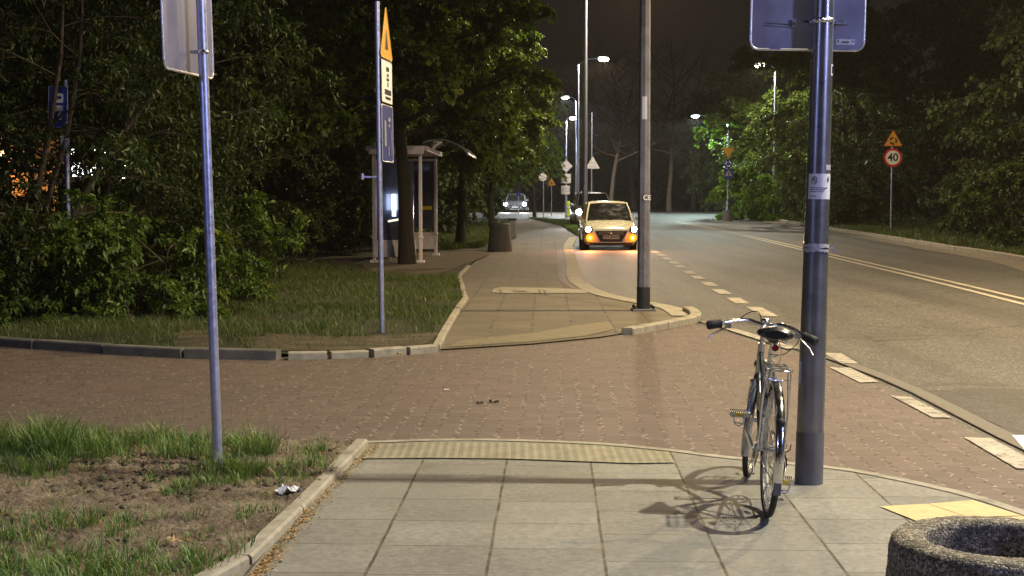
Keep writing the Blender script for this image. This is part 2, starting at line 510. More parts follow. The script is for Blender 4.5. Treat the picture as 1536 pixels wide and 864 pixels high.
# ------------------------------------------------------------------ lights: street lamps
def lamp_light(parent, loc, power, col, size=0.12, angle=150, name='lamp_light', tilt=(0, 0, 0), blend=0.35):
    l = bpy.data.lights.new(name, 'SPOT' if angle < 180 else 'POINT'); l.energy = power; l.color = col; l.shadow_soft_size = size
    if angle < 180: l.spot_size = R(angle); l.spot_blend = blend
    o = bpy.data.objects.new(name, l); COL.objects.link(o); o.parent = parent; o.location = loc; o.rotation_euler = tilt
    return o

# ------------------------------------------------------------------ materials
MT = {}
seamC0, seamC1 = G(909.6, 864), G(886, 695)
dirN = (seamC1-seamC0).normalized(); angN = math.atan2(dirN.x, dirN.y)   # clockwise from +Y
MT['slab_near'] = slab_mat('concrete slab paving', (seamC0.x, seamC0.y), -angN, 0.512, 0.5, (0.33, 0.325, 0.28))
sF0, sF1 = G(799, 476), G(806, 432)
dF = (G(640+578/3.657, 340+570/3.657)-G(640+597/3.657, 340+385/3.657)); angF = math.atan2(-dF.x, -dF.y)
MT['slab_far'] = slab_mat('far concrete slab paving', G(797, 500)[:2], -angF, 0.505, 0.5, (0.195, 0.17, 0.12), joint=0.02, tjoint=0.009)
MT['block'] = block_mat('red interlocking block paving', R(-2), (0.185, 0.133, 0.110))
MT['asphalt'] = asphalt_mat('worn asphalt', (0.070, 0.068, 0.061))
MT['asphalt_new'] = asphalt_mat('dark asphalt patch', (0.045, 0.045, 0.044), 0.6)
MT['tactile'] = tactile_mat('yellow tactile concrete', (0.36, 0.335, 0.235), R(0))
MT['tactile_old'] = tactile_mat('weathered tactile concrete', (0.26, 0.225, 0.14), R(20))
MT['yslab'] = pm('plain yellow concrete', (0.56, 0.45, 0.23), 0.8, var=0.15, scale=14, bmp=0.4, bscale=180)
MT['kerb'] = pm('kerb concrete', (0.33, 0.31, 0.25), 0.85, var=0.22, scale=9, bmp=0.5, bscale=140, dirt=(0.13, 0.12, 0.08))
MT['kerb_dark'] = pm('old granite kerb', (0.13, 0.13, 0.12), 0.85, var=0.3, scale=5, bmp=0.6, bscale=90)
def worn_paint(name, col, under, lo=0.5, hi=0.6):
    m, nt, b = new_mat(name)
    g = N(nt, 'ShaderNodeNewGeometry'); P = g.outputs['Position']
    a = noise(nt, P, 7, 8, 0.75); f = noise(nt, P, 60, 4, 0.8)
    k = M_(nt, 'MULTIPLY_ADD', f, 0.45, M_(nt, 'MULTIPLY', a, 0.6))
    c = mixc(nt, ramp(nt, k, [(lo, 0.0), (hi, 1.0)]), col, under)
    c = mixc(nt, 1.0, c, ramp(nt, noise(nt, P, 3, 5), [(0.3, 0.7), (0.7, 1.0)]), 'MULTIPLY')
    nt.links.new(c, b.inputs['Base Color']); b.inputs['Roughness'].default_value = 0.7
    bump(nt, b, f, 0.4, 0.003)
    return m
MT['paint'] = worn_paint('worn road paint', (0.46, 0.43, 0.36), (0.13, 0.12, 0.10), 0.52, 0.60)
MT['paint_line'] = worn_paint('worn centre line paint', (0.52, 0.48, 0.38), (0.13, 0.12, 0.10), 0.56, 0.66)
_ = pm('worn road paint', (0.62, 0.58, 0.48), 0.7, var=0.18, scale=11, bmp=0.4, bscale=110, dirt=(0.2, 0.18, 0.14))
MT['paint_white'] = pm('white zebra paint', (0.82, 0.83, 0.85), 0.6, var=0.06, scale=11, bmp=0.3, bscale=110)
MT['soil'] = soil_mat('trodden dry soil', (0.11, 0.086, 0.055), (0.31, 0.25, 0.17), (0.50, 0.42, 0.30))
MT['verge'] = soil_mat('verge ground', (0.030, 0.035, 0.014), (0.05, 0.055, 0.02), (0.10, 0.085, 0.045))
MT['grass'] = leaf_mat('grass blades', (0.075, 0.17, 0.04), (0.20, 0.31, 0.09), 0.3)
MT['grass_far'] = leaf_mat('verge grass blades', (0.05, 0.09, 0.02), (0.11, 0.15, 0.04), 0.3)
MT['galv'] = pm('galvanised steel', (0.52, 0.56, 0.80), 0.36, 0.8, var=0.14, scale=30, bmp=0.2, bscale=120)  # blue-violet light on the posts put into the base colour
MT['galv_bright'] = pm('bright galvanised clamp', (0.7, 0.71, 0.76), 0.25, 1.0, var=0.1, scale=30)
MT['post_paint'] = pm('dark grey painted steel', (0.23, 0.23, 0.245), 0.30, 0.72, var=0.15, scale=5, bmp=0.06, bscale=140, dirt=(0.12, 0.12, 0.135), coat=0.2)
MT['post_base'] = pm('grey painted post base', (0.13, 0.13, 0.135), 0.55, 0.1, var=0.1, scale=14)
MT['sign_back'] = pm('blue-lit sign back', (0.30, 0.29, 0.37), 0.40, 0.45, var=0.1, scale=5, bmp=0.1)  # violet tint of the blue light is part of this colour
MT['sign_back_dim'] = pm('dim blue-lit sign back', (0.17, 0.175, 0.27), 0.38, 0.4, var=0.12, scale=5, bmp=0.1)  # dimmer copy for the left sign, blue light again in the colour
MT['sign_edge'] = pm('sign rim aluminium', (0.75, 0.72, 0.74), 0.3, 0.7, var=0.08)
MT['concrete_post'] = pm('weathered concrete post', (0.165, 0.16, 0.19), 0.8, var=0.25, scale=8, bmp=0.6, bscale=90, dirt=(0.07, 0.07, 0.075))
MT['black_paint'] = pm('black bitumen paint', (0.02, 0.02, 0.022), 0.5, var=0.3, scale=12)
MT['concrete_bin'] = pm('grey concrete bin', (0.15, 0.155, 0.15), 0.85, var=0.15, scale=9, bmp=0.5, bscale=120)
MT['white'] = pm('white sheeting', (0.78, 0.78, 0.78), 0.45, var=0.05)
MT['white_sticker'] = pm('white paper notice', (0.66, 0.66, 0.72), 0.5, var=0.07, scale=25)
MT['black'] = pm('black print', (0.012, 0.012, 0.014), 0.45, var=0.2)
MT['yellow'] = pm('yellow sheeting', (0.62, 0.33, 0.03), 0.4, var=0.06)
MT['red'] = pm('red sheeting', (0.55, 0.025, 0.02), 0.4, var=0.08)
MT['blue'] = pm('blue sheeting', (0.018, 0.04, 0.24), 0.4, var=0.1)
MT['navy'] = pm('navy panel', (0.022, 0.032, 0.17), 0.45, var=0.12)
MT['tape'] = pm('torn grey tape', (0.42, 0.40, 0.44), 0.35, var=0.25, scale=40, bmp=0.8, bscale=50)
MT['chrome'] = pm('chromed steel', (0.72, 0.72, 0.72), 0.16, 1.0, var=0.1, scale=30, bmp=0.05)
MT['alu'] = pm('polished aluminium', (0.62, 0.62, 0.62), 0.3, 0.95, var=0.12, scale=40)
MT['bike_paint'] = pm('dark metallic bike enamel', (0.055, 0.062, 0.075), 0.22, 0.5, var=0.15, scale=12, bmp=0, coat=0.6)
MT['bike_silver'] = pm('silver bike enamel', (0.40, 0.41, 0.43), 0.25, 0.75, var=0.12, scale=12, bmp=0, coat=0.5)
MT['rubber'] = pm('black rubber', (0.014, 0.014, 0.014), 0.65, var=0.3, scale=40, bmp=0.4, bscale=200)
MT['saddle'] = pm('black vinyl', (0.015, 0.015, 0.017), 0.3, var=0.3, scale=40, bmp=0.15, bscale=150, coat=0.3)
MT['plastic_grey'] = pm('grey plastic', (0.28, 0.29, 0.31), 0.4, var=0.1)
MT['red_lens'] = pm('red lens', (0.32, 0.01, 0.02), 0.15, var=0.1, coat=0.5)
MT['white_lens'] = pm('white reflector', (0.8, 0.85, 0.7), 0.1, var=0.05, coat=0.5)
MT['yellow_lens'] = pm('amber reflector', (0.75, 0.6, 0.05), 0.15, var=0.05, coat=0.5)
MT['shelter'] = pm('pale shelter frame', (0.78, 0.74, 0.78), 0.45, 0.15, var=0.1, scale=5)
MT['glass_dirty'] = pm('scratched shelter glass', (0.06, 0.07, 0.11), 0.15, 0.0, var=0.3, scale=4, bmp=0.05, coat=0.4)
MT['bark'] = bark_mat('bark', (0.10, 0.080, 0.055))
MT['bark_pale'] = bark_mat('pale bark', (0.17, 0.125, 0.095))
MT['bark_dark'] = bark_mat('dark bark', (0.022, 0.018, 0.014))
MT['leaf_maple'] = leaf_mat('maple leaves', (0.07, 0.135, 0.02), (0.13, 0.20, 0.035))
MT['leaf_shrub'] = leaf_mat('shrub leaves', (0.028, 0.055, 0.012), (0.062, 0.10, 0.022))
MT['leaf_forest'] = leaf_mat('woodland leaves', (0.055, 0.095, 0.032), (0.10, 0.145, 0.05))
MT['leaf_lamplit'] = leaf_mat('lamplit green leaves', (0.09, 0.20, 0.02), (0.18, 0.32, 0.04))  # lamplight on the bush put into the leaf colour
MT['agg'] = aggregate_mat('washed aggregate concrete')
MT['debris'] = leaf_mat('dry debris', (0.20, 0.13, 0.05), (0.45, 0.33, 0.16), 0.1)
MT['wall'] = pm('rendered wall', (0.30, 0.22, 0.16), 0.85, var=0.1, scale=2)
MT['lamp_body'] = pm('lamp housing', (0.30, 0.31, 0.33), 0.5, 0.4)

# ------------------------------------------------------------------ ground sheets
def in_poly(x, y, poly):
    x = np.asarray(x); y = np.asarray(y); c = np.zeros(x.shape, bool); n = len(poly)
    for i in range(n):
        x0, y0 = poly[i][0], poly[i][1]; x1, y1 = poly[i-1][0], poly[i-1][1]
        with np.errstate(divide='ignore', invalid='ignore'):
            k = ((y0 > y) != (y1 > y)) & (x < (x1-x0)*(y-y0)/(y1-y0+1e-12)+x0)
        c ^= k
    return c

def sheet(name, pts, z, mat, thick=0.0):
    bm = bmesh.new()
    vs = [bm.verts.new((p[0], p[1], 0)) for p in pts]
    f = bm.faces.new(vs); f.normal_update()
    if f.normal.z < 0: f.normal_flip()
    bmesh.ops.triangulate(bm, faces=bm.faces[:])
    ymax = max(p[1] for p in pts)
    for yy in list(range(45, 101, 5)):
        if yy < ymax:
            bmesh.ops.bisect_plane(bm, geom=bm.verts[:]+bm.edges[:]+bm.faces[:], plane_co=(0, yy, 0), plane_no=(0, 1, 0), dist=1e-4)
    for v in bm.verts: v.co.z = z+gz(v.co.y)
    me = bpy.data.meshes.new(name); bm.to_mesh(me); bm.free()
    me.materials.append(mat)
    o = bpy.data.objects.new(name, me); COL.objects.link(o); o['kind'] = 'structure'
    return o

def smooth_line(pts, n=6):
    """Catmull-Rom through 2D/3D points"""
    P = [Vector(p) for p in pts]; out = []
    for i in range(len(P)-1):
        a, b, c, d = P[max(i-1, 0)], P[i], P[i+1], P[min(i+2, len(P)-1)]
        for k in range(n):
            t = k/n
            out.append(0.5*((2*b)+(c-a)*t+(2*a-5*b+4*c-d)*t*t+(3*b-a-3*c+d)*t**3))
    out.append(P[-1]); return out

def resample(pts, step):
    P = [Vector(p) for p in pts]; out = [P[0].copy()]; acc = 0
    for a, b in zip(P, P[1:]):
        L = (b-a).length
        if L < 1e-9: continue
        d = (b-a)/L; t = step-acc
        while t <= L:
            out.append(a+d*t); t += step
        acc = (acc+L) % step
    return out

# wide terrain
nx, ny = 2, 60
ys = np.concatenate([np.linspace(-30, 44, 6), np.linspace(45, 95, 20), np.array([120, 200, 400, 900])])
mb = MB()
for i, y in enumerate(ys):
    for x in (-500, 500): mb.v.append((x, y, gz(y)-0.06))
for i in range(len(ys)-1):
    mb.f.append((2*i, 2*i+1, 2*i+3, 2*i+2)); mb.sm.append(False); mb.mi.append(0)
o = mb.build('ground', MT['verge']); o['kind'] = 'structure'

# far-side kerb line of the street
kr = [G(1090, 321), G(1150, 329), G(1240, 344), G(1410, 371.5), G(1536, 392)]
d = (kr[-1]-kr[-2]).normalized()
kr_full = kr+[kr[-1]+d*10+Vector((-1.0, 0, 0)), Vector((10.6, 14, 0)), Vector((10.2, 4, 0)), Vector((10.2, -15, 0))]
kr_s = smooth_line(kr_full, 5)
# street
road = [Vector((-1.0, -15, 0)), Vector((1.2, 15, 0)), G(790, 430), G(850, 345), G(840, 332), G(789, 328.3), G(700, 327), G(560, 326),
        Vector((-60, 88, 0)), Vector((-60, 112, 0)), Vector((60, 116, 0)), Vector((60, 96, 0)), Vector((22, 92, 0))]
o = sheet('road', [(p.x, p.y) for p in road]+[(p.x, p.y) for p in kr_s], 0.0, MT['asphalt'])
# darker relaid asphalt by the kerb lane
sheet('road_patch', [G(1383, 588), G(1440, 583), G(1620, 585), G(1700, 640), G(1560, 680), G(1500, 640)], 0.004, MT['asphalt_new'])

sheet('road_patch', [G(985, 388), G(1002, 386), G(1035, 398), G(1012, 401)], 0.003, MT['asphalt_new'])
sheet('road_patch', [G(1290, 500), G(1372, 497), G(1400, 508), G(1312, 512)], 0.003, MT['asphalt'] if 0 else asphalt_mat('older asphalt patch', (0.060, 0.057, 0.050)))
# driveway in red blocks
lower = [G(-900, 690), G(0, 676), G(300, 668), G(545, 664.5), G(640, 661.5), G(760, 661.5), G(900, 667), G(1010, 677), G(1080, 686),
         G(1190, 697), G(1233, 701), G(1310, 712), G(1440, 740), G(1536, 769), G(1700, 830), G(1900, 940)]
upper = [G(2000, 870), G(1700, 772), G(1536, 691), G(1490, 666), G(1365, 598), G(1318, 576), G(1250, 549), G(1190, 529), G(1120, 508), G(1045, 488), G(1042, 484),
         G(1000, 482), G(960, 490), G(900, 500), G(800, 510), G(665, 519), G(600, 526), G(500, 531), G(430, 532), G(200, 532), G(0, 515), G(-900, 470)]
lowS = smooth_line(lower, 4)
driveway = [(p.x, p.y) for p in lowS]+[(p.x, p.y) for p in upper]
sheet('driveway', driveway, 0.006, MT['block'])
# near pavement
near = [Vector((0.36, 2.0, 0)), Vector((-1.15, 2.0, 0)), G(352, 864), G(448, 768), G(545, 667)]+lowS[12:]+[Vector((5.0, 2.5, 0))]
nearp = [Vector((-1.6, 2.0, 0)), G(340, 864), G(448, 762), G(545, 667)]+[p for p in lowS if p.x > G(548, 667).x]+[Vector((4.6, 2.0, 0))]
sheet('pavement', [(p.x, p.y) for p in nearp], 0.010, MT['slab_near'])
# flush edging along the block paving
def band(name, line, wdt, z, mat, side=1):
    L = [Vector((p[0], p[1], 0)) for p in line]; out = []
    for i, p in enumerate(L):
        d = (L[min(i+1, len(L)-1)]-L[max(i-1, 0)]).normalized()
        out.append(p+side*wdt*Vector((-d.y, d.x, 0)))
    return sheet(name, [(p.x, p.y) for p in L]+[(p.x, p.y) for p in reversed(out)], z, mat)
edge = [p for p in lowS if G(300, 668).x < p.x < G(1640, 810).x]
band('pavement_edging', edge, 0.075, 0.0145, MT['kerb'], side=-1)
# tactile paving in front of the driveway
tact = [G(550, 671), G(640, 667), G(760, 667), G(900, 672), G(1003, 682), G(1012, 698), G(950, 699), G(760, 692), G(640, 691), G(527, 692)]
sheet('tactile_paving', [(p.x, p.y) for p in tact], 0.018, MT['tactile'])
# two smooth yellow guide slabs
sheet('guide_slab', [G(1320, 764), G(1391, 760), G(1450, 780), G(1376, 786.5)], 0.016, MT['yslab'])
sheet('guide_slab', [G(1393, 760), G(1459, 754.5), G(1534, 778), G(1452, 780)], 0.016, MT['yslab'])
sheet('guide_slab', [G(1454, 781), G(1536, 779), G(1600, 800), G(1500, 806)], 0.016, MT['yslab'])

# far pavement
farw = [G(656, 526.5), G(685, 472), G(699, 452), G(689, 416), G(704, 401), G(727, 381), G(775, 357), G(771, 334), G(776, 328.5),
        G(789, 328.3), G(806.6, 331), G(842, 340), G(866, 356.5), G(859, 371), G(867, 395), G(872, 417), G(886, 430), G(913, 442.5), G(954, 452), G(1000, 460), G(1023, 466),
        G(1041, 477), G(1041, 483), G(1000, 490), G(960, 498.5), G(900, 508), G(800, 518), G(665, 526.5)]
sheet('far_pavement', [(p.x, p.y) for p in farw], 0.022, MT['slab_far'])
# worn tactile strip and inset strip of small blocks
sheet('tactile_paving', [(p.x, p.y) for p in [G(672, 524), G(690, 515), G(745, 508), G(800, 503), G(860, 492), G(913, 485), G(922, 497), G(880, 507), G(800, 515.5)]], 0.028, MT['tactile_old'])
sheet('block_strip', [(p.x, p.y) for p in [G(889, 410), G(883, 371.5), G(896, 371.5), G(905, 418)]] if 0 else
      [(p.x, p.y) for p in smooth_line([G(835, 371.5), G(836, 400), G(838, 420), G(852, 432), G(872, 439)], 3)]+
      [(p.x, p.y) for p in smooth_line([G(888, 438), G(868, 430), G(857, 415), G(851, 395), G(847, 371.5)], 3)], 0.026, MT['block'])
# lay-by kerb, flat light stones
laykerb = smooth_line([G(866, 356.5), G(859, 371), G(867, 395), G(872, 417), G(886, 430), G(913, 442.5), G(954, 452), G(1000, 460), G(1023, 466), G(1041, 477)], 5)
band('kerb_band', laykerb, 0.30, 0.033, MT['kerb'], side=-1)
MT['cover'] = pm('cast iron cover', (0.11, 0.10, 0.085), 0.7, 0.2, bmp=0.5)
def grating(name, pts, z=0.032):
    return sheet(name, pts, z, MT['cover'])
# flat inspection slab across the pavement
sheet('inspection_slab', [G(740, 436), G(752, 433), G(830, 434.5), G(880, 437), G(882, 442), G(752, 442), G(738, 441)], 0.031, MT['kerb'])
for q in ([G(748, 437), G(750, 437), G(754, 441.5), G(751, 441.5)], [G(770, 438.8), G(789, 438.8), G(789, 440.2), G(770, 440.2)], [G(800+7, 437.5), G(809, 437.5), G(813, 443), G(810, 443)], [G(814, 438), G(816, 438), G(822, 444), G(819, 444)]):
    grating('slot_cover', q, 0.036)

def kerbstones(name, line, wdt, h, seg, mat, gap=0.008, z0=0.0, jit=0.006, label=None):
    """a row of kerb stones as one run"""
    L = resample(line, seg); mbk = MB(); e_ = Vector(line[-1])
    if (e_-L[-1]).length > 0.12: L.append(e_)
    for i in range(len(L)-1):
        a, b = L[i].copy(), L[i+1].copy(); a.z = b.z = 0
        d = (b-a).normalized(); n = Vector((-d.y, d.x, 0)); a += d*gap; b -= d*gap
        jo = n*random.uniform(-jit, jit); jz = random.uniform(-jit, jit)*0.5
        za, zb = gz(a.y)+z0, gz(b.y)+z0; c = 0.012
        prof = [(-wdt/2, 0), (-wdt/2, h-c), (-wdt/2+c, h), (wdt/2-c, h), (wdt/2, h-c), (wdt/2, 0)]
        vs = [a+jo+n*x+Vector((0, 0, za+z+jz-(0.05 if z == 0 else 0))) for x, z in prof]+[b+jo+n*x+Vector((0, 0, zb+z+jz-(0.05 if z == 0 else 0))) for x, z in prof]
        k = len(prof)
        mbk._add(vs, [(i2, (i2+1) % k, (i2+1) % k+k, i2+k) for i2 in range(k)]+[tuple(range(k))[::-1], tuple(range(k, 2*k))])
    o = mbk.build(name, mat); o['kind'] = 'structure'; return o
# near lawn kerb, towards camera then behind the lawn
kn = [G(543, 670), G(448, 768), G(372, 846), Vector((G(340, 864).x-0.25, 5.0, 0)), Vector((G(340, 864).x-0.9, 3.0, 0))]
kerbstones('kerb', kn, 0.085, 0.055, 1.0, MT['kerb'], gap=0.006)
kerbstones('kerb', [G(540, 670), G(430, 664), G(300, 663), G(0, 676), G(-500, 690)], 0.08, 0.03, 1.0, MT['kerb'], gap=0.006)
# kerb round the far lawn: granite, then low concrete
kerbstones('kerb', smooth_line([G(-700, 478), G(-200, 503), G(0, 519), G(200, 533), G(330, 538.5), G(430, 540)], 4), 0.15, 0.10, 1.0, MT['kerb_dark'], gap=0.01, jit=0.012)
kerbstones('kerb', smooth_line([G(430, 540), G(540, 537.5), G(652, 528.5)], 4), 0.14, 0.085, 0.42, MT['kerb'], gap=0.018, jit=0.02)
kerbstones('kerb', [G(653, 527), G(684, 472), G(698, 452)], 0.09, 0.07, 1.0, MT['kerb'])
kerbstones('kerb', [G(698, 451), G(688, 416), G(703, 401)], 0.09, 0.05, 1.0, MT['kerb'])
# raised corner kerb by the driveway mouth
kc = smooth_line([G(940, 503), G(985, 495), G(1015, 489), G(1038, 484), G(1043, 476), G(1030, 468)], 5)
kerbstones('kerb', kc, 0.15, 0.09, 0.33, MT['kerb'], gap=0.004, jit=0.004)
# street's far kerb and gutter
kerbstones('kerb', kr_s[:-8], 0.22, 0.13, 1.0, MT['kerb'], gap=0.01, z0=0.0)
gut = [(p.x, p.y) for p in kr_s if p.y < 84]
band('gutter', gut, 0.9, 0.005, pm('gutter concrete', (0.17, 0.15, 0.11), 0.8, var=0.25, scale=1.5, bmp=0.4), side=-1)
# near flush kerb strip between blocks and asphalt
fl = [G(1042, 482), G(1120, 504), G(1190, 524), G(1250, 543), G(1318, 569), G(1365, 590), G(1490, 655), G(1540, 680), G(1700, 760)]
band('flush_kerb', [(p.x, p.y) for p in fl], 0.16, 0.008, pm('flush kerb concrete', (0.15, 0.138, 0.115), 0.8, var=0.2, scale=9, bmp=0.5), side=1)
band('flush_joint', [(p.x, p.y) for p in fl], 0.02, 0.0125, MT['black'], side=1)

# painted markings
def quadmark(name, pts, z=0.010, mat='paint'): return sheet(name, pts, z, MT[mat])
for q in ([G(1085, 494), G(1105, 495), G(1197, 524), G(1180, 525)], [G(1234, 531), G(1262, 532), G(1287, 547), G(1262, 547)],
          [G(1244, 553), G(1275, 553.5), G(1318, 575), G(1290, 576)], [G(1337, 596), G(1366, 598), G(1428, 629), G(1399, 629)],
          [G(1446, 659), G(1486, 660), G(1572, 706), G(1525, 706)], [G(1590, 735), G(1630, 735), G(1740, 790), G(1690, 790)]):
    quadmark('edge_line', q, 0.0145)
quadmark('zebra_stripe', [G(1518, 655), G(1600, 656), G(1640, 690), G(1548, 690)], 0.012, 'paint_white')
dash = [(983, 378), (991, 383), (1000, 388), (1010, 394), (1020, 400), (1034, 408), (1046, 416), (1064, 426), (1082, 438), (1107, 451), (1141, 465)]
dl = smooth_line([G(*q) for q in dash], 6)
cum = 0; run = []
Ld = resample(dl, 0.1)
per, on = 2.0, 1.05
i = 0
ks = [0]
dash_pts = [(983, 378.5, 3.5), (991, 383, 3.5), (1000, 388, 4), (1010.5, 394, 4), (1020, 400, 4), (1034, 409, 4), (1046.5, 416.5, 4.5), (1064, 426.5, 5.5), (1082.5, 438, 7), (1107, 451.5, 8.5), (1143, 468, 14)]
for (px, py, hh) in dash_pts:
    a, b = G(px-hh*0.9, py-hh/2), G(px+hh*0.9, py+hh/2)
    d = (b-a).normalized(); n = Vector((-d.y, d.x, 0))*0.11
    quadmark('dashed_line', [(a-n), (b-n), (b+n), (a+n)], 0.008)
# double centre line
c1 = smooth_line([G(1012, 332.0), G(1060, 341), G(1120, 353.5), G(1204, 372.5), G(1240, 381), G(1400, 418), G(1536, 450.5), G(1750, 502)], 6)
c2 = smooth_line([G(1012, 333.2), G(1060, 342.7), G(1120, 355.8), G(1204, 375.8), G(1240, 385), G(1400, 424), G(1536, 458.5), G(1750, 513)], 6)
band('centre_line', [(p.x, p.y) for p in c1], 0.13, 0.008, MT['paint_line'], side=1)
band('centre_line', [(p.x, p.y) for p in c2], 0.13, 0.008, MT['paint_line'], side=1)
quadmark('edge_line', [G(1030, 411.5), G(1036, 411), G(1020, 405), G(1015, 405.5)], 0.008) if 0 else None

# ------------------------------------------------------------------ soil lawns
def hn(x, y, s=1.0, seed=0):
    v = 0*x
    for k, (a, b, c) in enumerate(((1.7, 2.3, .5), (3.9, -2.9, 1.9), (-5.3, 7.1, .7), (11.0, 6.3, 2.9), (17.0, -15.0, 4.1), (29, 31, 1.1))):
        v = v+np.sin(a*x*s+b*y*s+c+seed*1.3+np.sin(b*x*s*0.7-a*y*s*0.6+c*2))/(1.5**k)
    return v/3

def lawn(name, poly, step, z, amp, mat):
    xs = [p[0] for p in poly]; ysn = [p[1] for p in poly]
    gx = np.arange(min(xs), max(xs), step); gy = np.arange(min(ysn), max(ysn), step)
    X, Y = np.meshgrid(gx, gy); Zb = np.vectorize(gz)(Y)
    H = z+amp*(hn(X, Y, 1.0)+0.5*np.abs(hn(X, Y, 4.0, 2)))+Zb+amp*0.35*rng.standard_normal(X.shape)
    idx = np.arange(X.size).reshape(X.shape)
    cxm = (X[:-1, :-1]+X[1:, 1:])/2; cym = (Y[:-1, :-1]+Y[1:, 1:])/2
    k = in_poly(cxm, cym, poly)
    F = np.stack([idx[:-1, :-1][k], idx[:-1, 1:][k], idx[1:, 1:][k], idx[1:, :-1][k]], 1)
    o = np_mesh(name, np.stack([X.ravel(), Y.ravel(), H.ravel()], 1), F, mat, k=4); o['kind'] = 'structure'
    return o
nl = [G(-60, 670), G(300, 665), G(540, 671.5), G(448, 768), G(372, 844), Vector((-1.35, 5.0, 0)), Vector((-4, 4.5, 0)), Vector((-6, 6, 0)), Vector((-6, 9.5, 0))]
nlp = [(p[0], p[1]) for p in nl]
lawn('lawn_soil', nlp, 0.016, 0.03, 0.022, MT['soil'])
fl_poly = [G(-400, 493), G(0, 516), G(200, 530), G(430, 537), G(640, 527), G(655, 525), G(684, 471), G(698, 451), G(687, 416), G(703, 401), G(727, 381), G(774, 357), G(770, 334),
           G(740, 330), Vector((-30, 82, 0)), Vector((-30, 20, 0))]
flp = [(p[0], p[1]) for p in fl_poly]
sheet('verge', flp, 0.045, MT['verge'])
# bare trodden earth in front of the shelter
sheet('worn_earth', [(p.x, p.y) for p in smooth_line([G(652, 417), G(700, 398), G(733, 385), G(722, 377), G(690, 376), G(640, 380), G(560, 392), G(545, 404), G(580, 416), G(652, 417)], 3)][:-1], 0.055, soil_mat('shelter earth', (0.09, 0.07, 0.04), (0.15, 0.12, 0.075), (0.2, 0.16, 0.1)))
MT['soil_far'] = soil_mat('far worn soil', (0.05, 0.045, 0.022), (0.12, 0.10, 0.055), (0.21, 0.17, 0.10))
sheet('worn_earth', [(p.x, p.y) for p in smooth_line([G(380, 534), G(500, 533), G(600, 528), G(640, 522), G(655, 505), G(600, 508), G(500, 512), G(420, 505), G(360, 512), G(380, 534)], 3)][:-1], 0.055, MT['soil_far'])
sheet('worn_earth', [(p.x, p.y) for p in smooth_line([G(262, 530), G(315, 530), G(330, 512), G(300, 498), G(262, 508), G(262, 530)], 3)][:-1], 0.056, MT['soil_far'])
# verge between pavement end and street, verge across the street
sheet('verge', [(p[0], p[1]) for p in [G(789, 328.6), G(866, 334), G(868, 355.5), G(843, 340), G(807, 331.3)]], 0.05, MT['verge'])

def grass(name, poly, n, hmin, hmax, wdt, mat, dens=None, z=0.04, lean=0.5, label='', clump=0.0):
    xs = [p[0] for p in poly]; ysn = [p[1] for p in poly]
    bx = rng.uniform(min(xs), max(xs), n*4); by = rng.uniform(min(ysn), max(ysn), n*4)
    k = in_poly(bx, by, poly); bx, by = bx[k], by[k]
    if dens is not None:
        dd = dens(bx, by); k = rng.uniform(0, 1, len(bx)) < dd; bx, by, dd = bx[k], by[k], dd[k]
    else: dd = np.ones(len(bx))
    bx, by, dd = bx[:n], by[:n], dd[:n]; m = len(bx)
    h = rng.uniform(hmin, hmax, m)*(0.55+0.6*dd); th = rng.uniform(0, 2*np.pi, m); ld = rng.uniform(0, 2*np.pi, m)
    le = h*rng.uniform(0.1, lean, m)*1.4
    wv = np.stack([np.cos(th), np.sin(th), 0*th], 1)*(wdt*rng.uniform(0.6, 1.3, m))[:, None]
    L = np.stack([np.cos(ld), np.sin(ld), 0*ld], 1)
    base = np.stack([bx, by, z+np.vectorize(gz)(by)], 1)
    up = np.array([[0, 0, 1.0]])
    m1 = base+up*(h*0.5)[:, None]+L*(le*0.25)[:, None]
    tip = base+up*(h*0.93)[:, None]+L*le[:, None]
    V = np.stack([base-wv, base+wv, m1-wv*0.8, m1+wv*0.8, tip], 1).reshape(-1, 3)
    o5 = (np.arange(m)*5)[:, None]
    F = np.concatenate([o5+np.array([0, 1, 3]), o5+np.array([0, 3, 2]), o5+np.array([2, 3, 4])], 0)
    o = np_mesh(name, V, F, mat)
    tag(o, label, 'grass', kind='stuff'); return o

